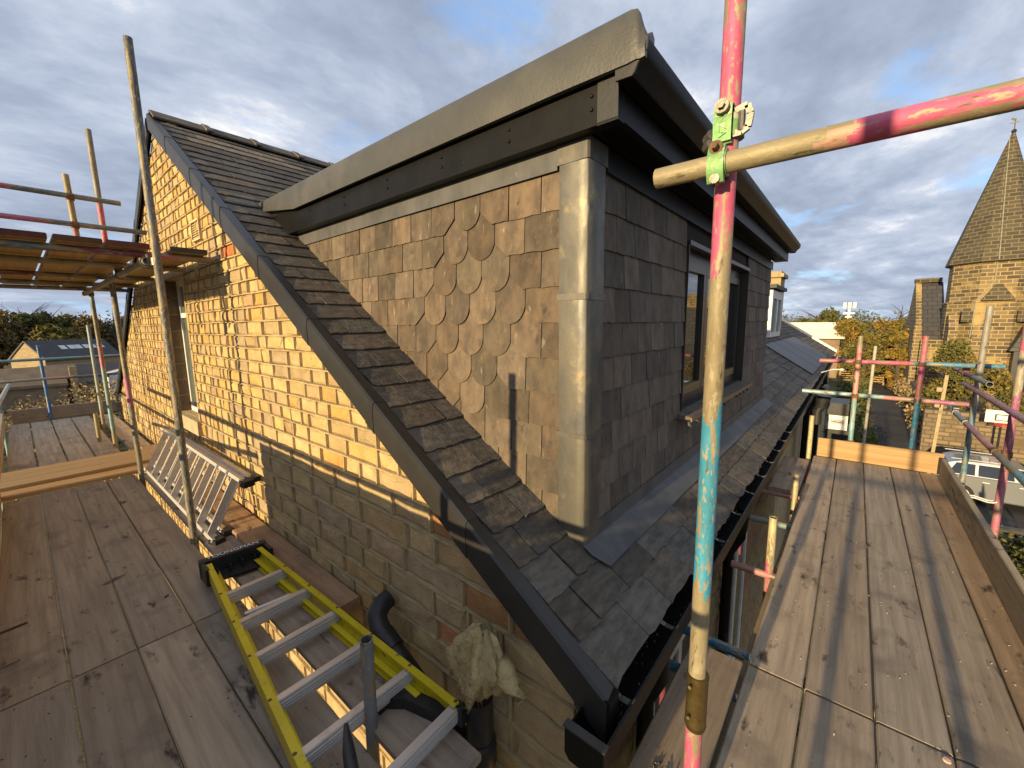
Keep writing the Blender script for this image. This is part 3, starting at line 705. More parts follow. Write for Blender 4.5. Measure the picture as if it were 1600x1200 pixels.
# dormer window: bronze frame, three lights, timber-toned bottom rails, slate sill
yw = YF+.05
fr = MB(); fr.box(WX0, WX1, yw, yw+.07, DZ1-.07, DZ1); fr.box(WX0, WX0+.06, yw, yw+.07, DZ0+.07, DZ1-.07); fr.box(WX1-.06, WX1, yw, yw+.07, DZ0+.07, DZ1-.07)
fr.box(WX0, WX1, yw, yw+.07, DZ0, DZ0+.07)
fr.box(WX0-.002, WX0+.004, YF-.025, yw, DZ0, DZ1); fr.box(WX1-.004, WX1+.002, YF-.025, yw, DZ0, DZ1); fr.box(WX0, WX1, YF-.03, yw, DZ1+.002, DZ1+.03)
dwin = part('dormer_window', fr, m_bronze)
wl = (WX1-WX0-.12)/3
for k in range(3):
    a = WX0+.06+k*wl; b = a+wl
    mb = MB(); mb.box(a+.004, a+.055, yw-.012, yw+.05, DZ0+.075, DZ1-.074); mb.box(b-.055, b-.004, yw-.012, yw+.05, DZ0+.075, DZ1-.074); mb.box(a+.055, b-.055, yw-.012, yw+.05, DZ1-.13, DZ1-.074)
    cs = part('casement', mb, m_bronze, dwin)
    part('bottom_rail', MB().box(a+.055, b-.055, yw-.012, yw+.05, DZ0+.075, DZ0+.135), m_ochre, dwin)
    part('pane', MB().box(a+.055, b-.055, yw+.012, yw+.02, DZ0+.135, DZ1-.13), m_glass, dwin)
sil = part('dormer_sill', MB().extrude([(.765, 1.0), (.765, 1.02), (YF+.05, 1.037), (YF+.05, 1.0)], lambda q: (WX0-.06, q[0], q[1]), lambda q: (WX1+.06, q[0], q[1])), m_fslate)
part('sill_nosing', MB().box(WX0-.065, WX1+.065, .755, .764, .99, 1.018), m_ochre, sil)
x = WX0
while x < WX1:
    part('lead_clip', MB().tube([(x, .80, .975), (x, .79, .955), (x+.015, .785, .945)], .012, 6), m_leadg, sil); x += .16 if x < 3.1 or x > 4.0 else .45

# ------------------------------------------------------------------ neighbouring terrace house beyond the dormer
terr = thing('terrace_house', 'neighbouring slate-roofed terrace house with white dormer window and stone chimney', 'house', (9.4, .66, GZ))
def tp(name, mb, mat, par=None, smooth=None): return mb.build(name, mat, par or terr, smooth)
mb = MB(); mb.extrude(prof, lambda q: (9.405, q[0], q[1]+.004), lambda q: (20.4, q[0], q[1]+.004)); troof = tp('roof', mb, m_slateroof)
mb = MB(); mb.box(9.41, 20.3, .67, 10.2, GZ, .33); tp('wall', mb, m_bldg)
mb = MB()
for k in range(22):
    x = 9.41
    while x < 20.3:
        wd = rnd(.26, .32); g = rnd(.7, 1.25); roof_slate(mb, x, min(x+wd-.004, 20.38), k, (g, g*.97, g*.94), nb=1); x += wd
o = tp('slating', mb, m_roof, troof); o['kind'] = 'stuff'
for k in range(4):
    a = 10.6+k*1.42
    s0 = .02+.0*k; mb = MB()
    # dark panels climbing the slope
    y0, y1 = .62, 1.52
    mb.add([(a, y0, rz(y0)+.05), (a+1.38, y0, rz(y0)+.05), (a+1.38, y1, rz(y1)+.05), (a, y1, rz(y1)+.05), (a, y0, rz(y0)+.02), (a+1.38, y0, rz(y0)+.02), (a+1.38, y1, rz(y1)+.02), (a, y1, rz(y1)+.02)],
           [(0, 1, 2, 3), (0, 1, 5, 4), (1, 2, 6, 5), (2, 3, 7, 6), (3, 0, 4, 7)])
    tp('roof_panel', mb, m_panel, troof)
dz = rz(1.75)
mb = MB(); mb.box(12.2, 14.0, 1.74, 4.2, dz-.1, 2.44); wdor = tp('dormer', mb, m_slateroof)
mb = MB(); mb.box(12.2, 14.0, 1.66, 1.737, dz+.0, dz+.12); mb.box(12.2, 14.0, 1.66, 1.737, 2.2, 2.4)
for x in (12.2, 13.0, 13.85): mb.box(x, x+.15, 1.66, 1.737, dz+.12, 2.2)
wfr = tp('window', mb, m_white, wdor)
tp('pane', MB().box(12.35, 13.0, 1.70, 1.71, dz+.12, 2.2), m_glass2, wdor); tp('pane', MB().box(13.15, 13.85, 1.70, 1.71, dz+.12, 2.2), m_glass2, wdor)
tp('dormer_roof', MB().box(12.1, 14.1, 1.58, 4.2, 2.442, 2.53), m_slateroof, wdor)
mb = MB(); mb.box(15.7, 16.6, 1.95, 2.6, rz(1.9)-.2, 3.0); mb.box(15.62, 16.68, 1.87, 2.68, 3.002, 3.12); mb.box(15.7, 16.6, 1.95, 2.6, 3.122, 3.2); tp('chimney', mb, m_bldg, troof)
mb = MB(); mb.extrude([(.5, rz(.5)+.01), (YR, ZR+.01), (YR, ZR+.1), (.5, rz(.5)+.1)], lambda q: (20.25, q[0], q[1]), lambda q: (20.55, q[0], q[1]), (1.3, 1.1, .8)); tp('verge_coping', mb, m_stone, troof)
mb = MB(); mb.extrude(gp, lambda q: (9.405, q[0], q[1]), lambda q: (20.3, q[0], q[1])); tp('gutter', mb, m_black)
# clutter fixed along the eaves
for x, z in ((9.6, .1), (11.2, -.2), (13.4, .0)):
    tp('downpipe', MB().tube([(x, .52, .25), (x, .5, z), (x, .6, z-.2), (x, .6, GZ)], .05, 10), m_black, smooth=40)

# ------------------------------------------------------------------ scaffold tubes
GALV = (.24, .22, .175); GREY = (.15, .15, .142); TANG = (.30, .255, .155); PINK = (.60, .12, .22); PALEP = (.55, .24, .24); BLUE = (.06, .33, .50); LBLUE = (.17, .36, .42); PURP = (.36, .12, .22); DKB = (.05, .17, .30)
R0 = .02415
def tube(label, a, b, bands=None, group=None, base=GALV, r=R0):
    a = Vector(a); b = Vector(b); Ln = (b-a).length
    if bands:
        ends = [min(e, Ln) for e, _ in bands]; cs_ = [c for _, c in bands]; ends[-1] = Ln
        jit = [[rnd(-.022, .022)+.018*math.sin(k*.8+q_*2) for k in range(16)] for q_ in range(len(ends))]
        cut_s = {0.0, Ln}
        for e in ends[:-1]:
            for d_ in range(-5, 6): cut_s.add(min(max(e+d_*.009, 0.0), Ln))
        cut_l = sorted(cut_s); cut_l = [cut_l[0]]+[v for u, v in zip(cut_l[:-1], cut_l[1:]) if v-u > 1e-4]
        cl = []
        for u, v in zip(cut_l[:-1], cut_l[1:]):
            m0 = (u+v)/2; colsk = []
            for k in range(16):
                q_ = 0
                while q_ < len(ends)-1 and m0 > ends[q_]+jit[q_][k]: q_ += 1
                colsk.append(cs_[q_])
            cl.append(colsk)
        cuts = [v/Ln for v in cut_l]
    else: cuts = [0, 1]; cl = [base]
    loc = a.lerp(b, 0.0) if a.z <= b.z else b
    q = (b-a).to_track_quat('Z', 'Y').to_matrix().to_4x4()
    mb = MB(); mb.tube([(0, 0, Ln*t) for t in cuts], r, 16, hollow=.0035, cols=cl)
    o = mb.build('scaffold_tube', m_tube, None, smooth=40); o.matrix_world = Matrix.Translation(a) @ q
    tag(o, label, 'scaffold tube', group); return o
def fix(o, mb, name, mat, smooth=40):
    # part in world coordinates under an arbitrarily oriented tube
    me_o = mb.build(name, mat, None, smooth); me_o.parent = o; me_o.matrix_parent_inverse = o.matrix_world.inverted(); return me_o
def coupler(o, p, d1, d2, off, mat=m_metal, name='coupler'):
    p = Vector(p); d1 = Vector(d1).normalized(); d2 = Vector(d2).normalized(); off = Vector(off)
    mb = MB(); mb.tube([p-d1*.024, p+d1*.024], .031, 12); q = p+off
    mb.tube([q-d2*.024, q+d2*.024], .031, 12)
    m_ = (p+q)/2; sd = d1.cross(d2).normalized()
    mb.bar(m_-d1*.022, m_+d1*.022, .045, .05, sd)
    t1 = (d2 if abs(d2.dot(off.normalized())) < .5 else d1)
    mb.tube([p+t1*.028+off.normalized()*.02, p+t1*.05+off.normalized()*.02], .011, 6); mb.tube([q+d1*.028, q+d1*.052], .011, 6)
    return fix(o, mb, name, mat)

# centre standard, painted pink / bare / blue, on a joint pin sleeve
PX, PY = 1.172, .275
post = tube('tall standard painted pink above and sky blue below in front of the dormer', (PX, PY, -2.4), (PX+.0, PY+.005, 3.2),
            [(2.83, PINK), (3.02, TANG), (3.03, (.36, .31, .2)), (3.27, TANG), (3.785, BLUE), (4.155, TANG), (5.6, PINK)])
mb = MB(); mb.tube([(PX, PY, .425), (PX, PY, .59)], .0295, 18, (.8, .62, .28)); mb.tube([(PX, PY, .588), (PX, PY, .594)], .031, 18, (.8, .62, .28)); mb.tube([(PX, PY, .415), (PX, PY, .43)], [.027, .0305], 18, (.6, .5, .25))
mb.tube([(PX-.045, PY+.01, .575), (PX-.02, PY+.01, .57)], .005, 6, (.8, .7, .5)); mb.tube([(PX-.045, PY+.01, .475), (PX-.02, PY+.01, .47)], .005, 6, (.8, .7, .5))
fix(post, mb, 'sleeve_coupler', m_metal)
# the long pink ledger across the right of the view and its green swivel coupler
led = tube('pink and bare steel tube crossing the painted standard with its rough end towards the dormer', (1.118, .432, 1.991), (1.118, -2.6, 1.985), [(.36, TANG), (.40, (.5, .30, .22)), (3.1, PINK)])
cg = MB(); cx_ = 1.118-.027
def strap(mb, cx, y, z, h, wd, c=(1, 1, 1)):
    # curved forged strap facing the camera
    n = 8; pts = []
    for i in range(n+1):
        t = -1+2*i/n; zz = z+t*h/2; e = .012*(1-t*t)
        for yy in (-wd/2, wd/2): pts.append((cx-e, y+yy, zz))
    for i in range(n+1):
        t = -1+2*i/n; zz = z+t*h/2; e = .012*(1-t*t)-.012
        for yy in (-wd/2, wd/2): pts.append((cx-e, y+yy, zz))
    m_ = 2*(n+1); fs = []
    for i in range(n):
        a = 2*i; fs += [(a, a+1, a+3, a+2), (m_+a, m_+a+2, m_+a+3, m_+a+1), (a, a+2, m_+a+2, m_+a), (a+1, m_+a+1, m_+a+3, a+3)]
    fs += [(0, m_, m_+1, 1), (2*n, 2*n+1, m_+2*n+1, m_+2*n)]
    mb.add(pts, fs, c)
gc = MB(); strap(gc, 1.094, PY+.008, 1.985, .082, .036); gc.tube([(1.118, PY+.008-.02, 1.991), (1.118, PY+.008+.02, 1.991)], .0305, 16)
gco = fix(led, gc, 'green_coupler', m_green)
gc2 = MB(); strap(gc2, 1.138, PY+.008, 2.085, .088, .040); gc2.tube([(PX, PY, 2.06), (PX, PY, 2.11)], .032, 16); gc2.box(1.128, 1.17, PY-.012, PY+.028, 2.045, 2.125)
fix(led, gc2, 'upper_coupler', m_green)
bt = MB(); bt.tube([(1.085, PY+.008, 2.02), (1.118, PY+.008, 2.02)], .015, 12); bt.tube([(1.066, PY+.008, 2.02), (1.088, PY+.008, 2.02)], .0085, 6); fix(led, bt, 'rusty_bolt', m_rust)
bt = MB(); bt.tube([(1.112, PY+.008, 2.118), (1.135, PY+.008, 2.118)], .016, 12); bt.tube([(1.102, PY+.008, 2.118), (1.115, PY+.008, 2.118)], .009, 6); fix(led, bt, 'bolt', m_metal)
fix(led, MB().tube([(1.086, PY+.008, 1.952), (1.112, PY+.008, 1.952)], .011, 10), 'bolt', m_metal)
bt = MB(); n_ = [(PY-.014, 2.112), (PY-.040, 2.118), (PY-.047, 2.098), (PY-.043, 2.070), (PY-.030, 2.062), (PY-.012, 2.062)]
for a, b in zip(n_[:-1], n_[1:]): bt.bar((1.15, a[0], a[1]), (1.15, b[0], b[1]), .014, .009, (1, 0, 0))
fix(led, bt, 'coupler_latch', m_metal); fix(led, MB().tube([(1.15, PY-.028, 2.066), (1.15, PY-.028, 2.108)], .008, 8), 'latch_pin', m_metal)
fix(led, MB().tube([(1.13, PY+.030, 2.068), (1.15, PY+.046, 2.064)], .012, 8), 'coupler_lug', m_metal); fix(led, MB().tube([(1.13, PY+.030, 2.048), (1.15, PY+.046, 2.046)], .012, 8), 'coupler_lug', m_metal)
def lettering(txt, size, mw, mat, name, par, ext=.0008):
    cu = bpy.data.curves.new(name, 'FONT'); cu.body = txt; cu.size = size; cu.extrude = ext; cu.align_x = 'CENTER'; cu.align_y = 'CENTER'
    t = bpy.data.objects.new(name, cu); col.objects.link(t)
    bpy.context.view_layer.update()
    me = bpy.data.meshes.new_from_object(t.evaluated_get(bpy.context.evaluated_depsgraph_get())); bpy.data.objects.remove(t)
    at = me.attributes.new('col', 'FLOAT_COLOR', 'FACE'); at.data.foreach_set('color', np.ones(len(me.polygons)*4, dtype=np.float32))
    me.materials.clear(); me.materials.append(mat)
    o = bpy.data.objects.new(name, me); col.objects.link(o); o.matrix_world = mw
    if par is not None: o.parent = par; o.matrix_parent_inverse = par.matrix_world.inverted()
    return o
bpy.context.view_layer.update()
# embossed letters run down the upper strap (faces -x)
mw = Matrix(((0, 0, -1, 1.1255), (0, -1, 0, PY+.008), (-1, 0, 0, 2.085), (0, 0, 0, 1)))
lettering('ENZA', .024, mw, m_green, 'embossed_lettering', led)

LST = 'standards along the gable scaffold'
p1 = tube('tall grey standard passing the tube end at the upper platform corner', (.692, 3.72, -2.2), (.70, 3.80, 3.5), None, base=GREY)
p2 = tube('grey standard with a pink band at the raised cross boards', (.715, 5.80, -2.2), (.72, 6.12, 3.62), [(2.2, GREY), (3.0, GREY), (3.35, PURP), (4.75, GREY), (5.1, PINK), (6, GALV)])
p3 = tube('bluish standard under the far side of the upper platform', (.73, 7.72, -2.2), (.73, 7.98, 2.18), [(2.4, TANG), (3.3, LBLUE), (3.6, PURP), (4.2, GREY), (5, LBLUE)])
tube('short stump standard beside the far deck gap', (.62, 8.35, -1.2), (.62, 8.4, .42), None, base=TANG)
# upper platform: transoms, ledger, boards with painted ends, guard rails
up1 = tube('blue and pink transom at the near edge of the upper platform', (-1.5, 3.985, 2.125), (1.085, 3.985, 2.155), [(1.75, (.10, .16, .20)), (2.25, (.20, .08, .11)), (2.35, (.42, .09, .16)), (3, TANG)])
tube('bare transom under the upper platform, its end short of the wall above the window', (-1.5, 4.75, 2.13), (1.06, 4.75, 2.15), None, base=(.30, .28, .24))
tube('dark red transom under the upper platform', (-1.5, 5.9, 2.13), (1.04, 5.9, 2.15), [(1.7, (.18, .07, .09)), (3, GREY)])
tube('grey transom under the upper platform behind the dark red one', (-1.5, 6.9, 2.13), (1.06, 6.9, 2.15), None, base=GREY)
tube('farthest transom under the upper platform', (-1.5, 7.75, 2.13), (1.06, 7.75, 2.15), None, base=(.2, .2, .2))
lg = tube('open-ended ledger tube pointing out below the upper platform', (.645, 3.80, 2.085), (.66, 8.0, 2.095), None, base=(.30, .28, .25))
coupler(lg, (.645, 3.86, 2.085), (0, 1, 0), (0, 0, 1), (.05, -.06, 0)); coupler(lg, (.655, 7.72, 2.09), (0, 1, 0), (0, 0, 1), (.06, .1, 0), m_rust); coupler(lg, (.65, 5.0, 2.088), (0, 1, 0), (1, 0, 0), (0, 0, .045), m_rust)
tube('upper guard rail above the upper platform, red at its far left', (-1.6, 5.9, 2.885), (.855, 5.9, 2.895), [(1.75, PURP), (3, (.13, .17, .20))])
tube('lower guard rail just above the upper platform boards', (-1.6, 5.9, 2.625), (1.03, 5.9, 2.635), [(1.95, PURP), (3, (.14, .17, .19))])
g4 = tube('short standard carrying the upper platform guard rails', (.515, 5.955, 2.2), (.495, 5.955, 3.10), [(.45, (.35, .16, .18)), (1, TANG)])
coupler(g4, (.503, 5.953, 2.89), (0, 0, 1), (1, 0, 0), (0, -.052, 0), m_rust); coupler(g4, (.508, 5.953, 2.63), (0, 0, 1), (1, 0, 0), (0, -.052, 0), m_rust)
# guard rails and standards round the far left end of the deck
tube('top guard rail across the far end of the gable deck', (-.9, 11.2, 1.10), (1.35, 11.2, 1.115), [(1.9, LBLUE), (3, (.3, .36, .36))])
tube('lower guard rail across the far end of the gable deck', (-.9, 11.2, .745), (1.3, 11.2, .76), [(1.2, (.45, .4, .38)), (1.5, PALEP), (3, GREY)])
tube('blue standard between the far guard rails', (.27, 11.27, -1), (.25, 11.27, 1.36), [(1.1, DKB), (3, (.03, .16, .42))])
tube('pale guard rail running down the open side of the gable deck', (-.155, 10.9, .72), (-.30, 4.4, .76), None, base=(.36, .40, .40))
tube('pink standard at the far outer corner of the gable deck', (-.30, 11.1, -2), (-.30, 11.1, 1.8), [(2.9, LBLUE), (4, PINK)])
tube('outer blue standard half way along the gable deck', (-.38, 9.2, -2), (-.38, 9.2, 1.6), None, base=LBLUE)
tube('thin pale standard beside the cut edge of the gable deck', (.80, 9.72, -2), (.80, 9.78, 1.7), [(2.3, TANG), (4, (.3, .36, .34))])
# off-frame outer standards and the rails on the sunny side (they throw the long shadows)
tube('outer standard on the sunny side behind the ladder bay', (-.62, 1.32, -2), (-.62, 1.32, 1.78), None, base=GREY)
tube('outer standard on the sunny side near the toe board joint', (-.62, 4.05, -2), (-.62, 4.05, 3.3), None, base=GREY)
tube('outer standard on the sunny side below the upper platform', (-.62, 7.6, -2), (-.62, 7.6, 3.2), None, base=GREY)
tube('top guard rail on the sunny side of the gable deck', (-.58, -1.2, 1.10), (-.58, 7.7, 1.10), None, base=GREY)
tube('middle guard rail on the sunny side of the gable deck', (-.58, 3.6, .93), (-.58, 7.7, .60), None, base=GREY)
tube('corner standard behind the viewpoint on the sunny side', (-.62, .06, -2), (-.62, .06, 2.4), None, base=GREY)
tube('outer corner standard of the front scaffold', (-.62, -.36, -2), (-.62, -.36, 2.4), None, base=GREY)
pn = MB(); pn.box(-.545, -.53, .52, 3.53, 0, 1.05); tag(pn.build('shade_panel', m_board), 'unseen panel added against the sunny guard rail to shade the lower gable', 'panel')  # unseen sheet, added and sized to throw shade on the lower gable

# right-hand scaffold
tA = tube('pink and pale blue standard at the end of the front deck', (6.14, -.07, -2.0), (6.14, -.05, 1.444), [(2.35, LBLUE), (2.72, (.30, .50, .55)), (3.2, (.72, .32, .28)), (3.25, PINK), (3.34, (.6, .3, .28)), (6, TANG)])
tB = tube('pink and deep blue standard at the end of the front deck', (6.13, -.575, -2.0), (6.13, -.575, 1.45), [(2.75, (.04, .22, .38)), (2.80, (.55, .3, .3)), (6, PINK)])
r1 = tube('pink and blue top guard rail across the end of the front deck', (6.19, .305, 1.147), (6.19, -1.16, 1.15), [(.80, PINK), (3, (.08, .26, .40))])
r2 = tube('pale blue and pink lower guard rail across the end of the front deck', (6.19, .45, .765), (6.19, -.96, .748), [(.75, (.34, .52, .55)), (1.15, PALEP), (3, PURP)])
for t_, y, z, m_ in ((tA, -.052, 1.149, m_rust), (tA, -.056, .757, m_rust), (tB, -.575, 1.149, m_rust), (tB, -.575, .752, m_metal), (tA, -.062, .205, m_rust), (tB, -.575, .205, m_rust)):
    coupler(t_, (6.135, y, z), (0, 0, 1), (0, 1, 0), (.05, 0, 0), m_)
tC = tube('plain grey standard at the outer far corner of the front deck', (6.24, -.985, -2.0), (6.05, -.98, 1.74), [(2.05, (.26, .28, .28)), (2.75, (.10, .22, .30)), (5, (.34, .33, .31))])
tD = tube('purple pink standard gripping the outer toe board', (4.90, -1.0, -2.0), (4.90, -1.0, 1.65), [(2.45, (.50, .16, .25)), (2.62, (.34, .10, .18)), (3.05, PURP), (3.35, (.40, .36, .30)), (3.6, PINK), (5, PALEP)])
r3 = tube('short open-ended purple and steel tube at the outer far corner', (7.2, -.95, 1.035), (5.45, -.95, 1.045), [(1.1, PURP), (2, (.26, .29, .30))])
r4 = tube('purple top guard rail along the outside of the front deck', (6.5, -.95, .93), (1.8, -.95, .92), [(2.0, (.42, .20, .28)), (6, (.40, .25, .28))])
r5 = tube('blue and pink middle rail along the outside of the front deck', (7.1, -.95, .57), (1.8, -.95, .52), [(.9, (.28, .36, .40)), (1.6, (.42, .20, .27)), (2.15, PALEP), (2.75, GALV), (7, (.16, .38, .44))])
coupler(r5, (4.95, -.95, .556), (1, 0, 0), (0, 0, 1), (-.05, -.05, 0), m_rust); coupler(r5, (6.15, -.95, .566), (1, 0, 0), (0, 0, 1), (.05, -.04, 0)); coupler(r5, (6.75, -.95, .568), (1, 0, 0), (0, 1, 0), (0, 0, .05)); coupler(r3, (6.5, -.95, 1.04), (1, 0, 0), (0, 1, 0), (0, 0, .06), m_rust)
tube('steel brace below the outer toe board of the front deck', (5.3, -1.05, -.2), (4.5, -1.2, .1), None, base=(.3, .36, .38))
# stub standards by the gutter side, transoms under the front deck
s1 = tube('bleached stub standard at the far inner edge of the front deck', (5.95, .315, -1.5), (5.95, .315, .505), [(1.42, PINK), (3, (.55, .48, .27))])
tube('middle bleached stub standard by the inner edge of the front deck', (4.55, .318, -1.5), (4.55, .318, .19), [(1.25, (.5, .25, .22)), (3, (.52, .46, .27))])
tube('thick nearest stub standard by the gutter with pink foot', (3.05, .315, -1.5), (3.05, .315, .345), [(1.52, PINK), (3, (.52, .46, .27))])
tra = [('blue transom with a pale plastic end cap beside the deck joint', 2.185, .63, .262, (.03, .16, .30)), ('short blue transom beneath the near inner board', 1.895, .63, .28, (.04, .20, .34)),
       ('pale blue transom below the gutter', 3.91, .63, .26, LBLUE), ('pink transom under the gutter by the thick stub', 3.045, .54, .30, PALEP), ('pink transom under the far inner board', 4.63, .63, .25, PALEP)]
for lb, x, ya, yb, c in tra: tube(lb, (x, ya, -.066), (x, -.93 if x != 3.045 else .2, -.066), [(ya-yb, c), (9, GREY)])
mb = MB(); mb.tube([(2.185, .262, -.066), (2.185, .235, -.066)], .0275, 12, (.42, .55, .45)); tag(mb.build('tube_end_cap', m_white, None, 40), 'pale green plastic end cap on the blue transom at the deck joint', 'end cap')
mb = MB(); mb.tube([(1.90, .262, -.066), (1.90, .235, -.066)], .0275, 12, (.36, .52, .55)); tag(mb.build('tube_end_cap', m_white, None, 40), 'bluish plastic end cap on the short transom by the inner board', 'end cap')

# ------------------------------------------------------------------ scaffold boards
BT = .038
board_cache = {}
def board(label, cx, cy, ztop, length, axis, mat=m_board, wd=.224, th=BT, group=None, edge=False, name='scaffold_board', tilt=0, cols=(1, 1, 1), endc=None, rot=0.0):
    # cx, cy = start of the centre line; local X runs along the grain
    mb = MB(); k = max(2, int(length/.5)); w2, ch = wd/2, .006
    pr = [(-w2+ch, -th), (w2-ch, -th), (w2, -th+ch), (w2, -ch), (w2-ch, 0), (-w2+ch, 0), (-w2, -ch), (-w2, -th+ch)]
    bend = [rnd(-.0015, .0015) for _ in range(k+1)]; n = 8; pts = []
    for i in range(k+1):
        for a, b in pr: pts.append((length*i/k, a+bend[i], b))
    fs = [(i*n+j, i*n+(j+1) % n, (i+1)*n+(j+1) % n, (i+1)*n+j) for i in range(k) for j in range(n)]
    mb.add(pts, fs, cols); o0 = len(mb.v)-len(pts)
    mb.face([o0+j for j in range(n)][::-1], endc or cols); mb.face([o0+k*n+j for j in range(n)], endc or cols)
    o = mb.build(name, mat)
    a = {'x': 0, 'y': PI/2}[axis] + rot
    o.rotation_euler = (PI/2 if edge else tilt, 0, a); o.location = (cx, cy, ztop)
    return tag(o, label, 'scaffold board' if name == 'scaffold_board' else 'toe board', group)
GL = 'weathered grey scaffold board in the near gable deck'
xs = [(-.255, -.024), (-.019, .2125), (.2175, .447), (.453, .684)]
wh_ = ['along the open toe board edge', 'second in from the toe board', 'third in from the toe board', 'along the gap by the standards']
for i, (a, b) in enumerate(xs):
    board('weathered brown gable deck board %s, short of the cross joint' % wh_[i], (a+b)/2, -1.2, 0, 1.2+2.692, 'y', wd=b-a, group='gable deck boards near the yellow ladder', cols=((1, 1, 1), (.96, .94, .92), (1.03, 1, .97), (.98, .96, .95))[i])
    board('weathered gable deck board %s, between cross joint and raised boards' % wh_[i], (a+b)/2+.001*i, 2.704, 0, 3.4, 'y', wd=b-a, group='gable deck boards between joint and raised boards', cols=((1.05, 1, .92), (1, .97, .94), (.97, .96, .95), (1.02, .98, .94))[i])
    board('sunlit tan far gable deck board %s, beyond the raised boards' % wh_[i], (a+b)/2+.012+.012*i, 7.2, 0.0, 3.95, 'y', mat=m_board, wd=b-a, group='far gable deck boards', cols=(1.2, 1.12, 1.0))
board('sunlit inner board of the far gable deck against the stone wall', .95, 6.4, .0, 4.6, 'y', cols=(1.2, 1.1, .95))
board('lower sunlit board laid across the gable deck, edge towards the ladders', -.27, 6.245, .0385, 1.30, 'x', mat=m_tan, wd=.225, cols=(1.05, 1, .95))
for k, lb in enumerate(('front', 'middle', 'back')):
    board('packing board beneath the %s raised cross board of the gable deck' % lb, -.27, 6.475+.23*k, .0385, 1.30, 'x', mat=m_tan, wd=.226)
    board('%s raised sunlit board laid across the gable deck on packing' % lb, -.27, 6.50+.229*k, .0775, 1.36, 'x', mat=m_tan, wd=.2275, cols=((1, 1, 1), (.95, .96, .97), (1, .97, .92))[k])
board('inner board under the fallen ladder, mud brown', .83, .95, .036, 5.0, 'y', wd=.21, cols=(.95, .9, .9))
board('reddish brown board lying tight along the foot of the gable wall', .998, 2.08, .078, 5.1, 'y', wd=.205, cols=(1.1, .82, .6), th=.075)
# toe boards on the gable deck
board('near side toe board on the open edge of the gable deck', -.262, 1.2, .0, 5.0, 'y', mat=m_tan, edge=True, name='toe_board', cols=(.9, .85, .8))
board('far side toe board on the open edge of the gable deck with wire tie', -.275, 7.1, .0, 4.3, 'y', mat=m_board, edge=True, name='toe_board', cols=(1.3, 1.15, .95))
board('toe board across the far end of the gable deck', -.2, 11.35, .0, 1.35, 'x', mat=m_board, edge=True, name='toe_board', cols=(.95, .85, .75), wd=.225)
board('leaning board behind the far end toe board', -.2, 11.9, -.12, 1.5, 'x', mat=m_board, edge=True, name='scaffold_board', cols=(.8, .7, .6), wd=.225)
for o in list(col.objects):
    if o.get('category') == 'toe board' or (o.get('label') or '').startswith('leaning board'): o.location.z += .113
# upper platform boards with painted ends
pe = [((.16, .05, .08), (.45, .5, .7)), ((.16, .10, .08), (.3, .1, .1)), ((.2, .06, .1), (.4, .2, .3)), ((.06, .12, .2), (.3, .3, .4)), ((.1, .08, .12), (.2, .3, .4)), ((.2, .1, .1), (.2, .1, .1))]
ulab = ['upper platform board with mottled pink and blue end at its outer side', 'upper platform board with dark brown end', 'upper platform board with pink and blue flecked end next to the tall standard', 'upper platform board nearest the gable with pink and blue end',
        'upper platform board with blue end beyond the first outer board', 'upper platform board with red end at the outer edge']
for i, (a, b) in enumerate(((-.02, .205), (.225, .45), (.465, .69), (.80, 1.03), (-.26, -.035), (-.5, -.275))):
    o = board(ulab[i], (a+b)/2, 3.90, 2.218, 4.0, 'y', wd=b-a-.002, mat=m_tan, cols=(.8, .78, .75), endc=tuple(x*1.3+.05 for x in pe[i][0]))
# front deck
ys = [(.268, .052), (.044, -.186), (-.194, -.412), (-.420, -.645), (-.652, -.875)]
fcol = [(1.2, 1.1, 1.0), (1.1, 1.02, .95), (.98, .96, .95), (.95, .9, .86), (1.1, .9, .72)]
fl = ['pale scaffold board along the inner edge of the front deck', 'second pale board of the front deck with worn joint', 'grey middle board of the front deck', 'dark stained board of the front deck', 'reddish board of the front deck under the outer toe board']
for i, (b, a) in enumerate(ys):
    board(fl[i]+', beyond the cross joint', 2.068, (a+b)/2, 0, 3.97, 'x', wd=b-a, cols=fcol[i])
    board(fl[i]+', short of the cross joint', .72, (a+b)/2, 0, 1.332, 'x', wd=b-a, cols=tuple(x*.97 for x in fcol[i]))
board('brown inner board under the gutter beside the sleeve of the painted standard', .98, .402, 0, 1.07, 'x', wd=.232, cols=(.95, .84, .72))
board('short inner board under the far gutter on pink tubes', 4.62, .42, .0, 1.2, 'x', wd=.25, cols=(1.05, .95, .85))
board('weathered timber on edge below the inner edge of the front deck', .9, .262, -.16, 4.2, 'x', edge=True, wd=.19, cols=(.85, .78, .6))
o = board('bright new toe board across the far end of the front deck', 6.09, -.82, .113, 1.06, 'y', mat=m_tan, edge=True, name='toe_board', cols=(.9, .86, .82))
o = board('grey toe board along the outer edge of the front deck', 1.0, -.812, .113, 4.85, 'x', mat=m_board, edge=True, name='toe_board', cols=(1.0, .95, .82))
o['label'] = 'grey toe board along the outer edge of the front deck'
# white wire tie round the toe board and purple standard
mb = MB(); mb.tube([(4.9+.03*math.cos(t), -.90+.10*math.sin(t), .16+.01*math.sin(3*t)) for t in [2*PI*i/18 for i in range(19)]], .006, 6); tag(mb.build('wire_tie', m_white, None, 60), 'pale wire tie round the outer toe board and purple standard', 'wire')

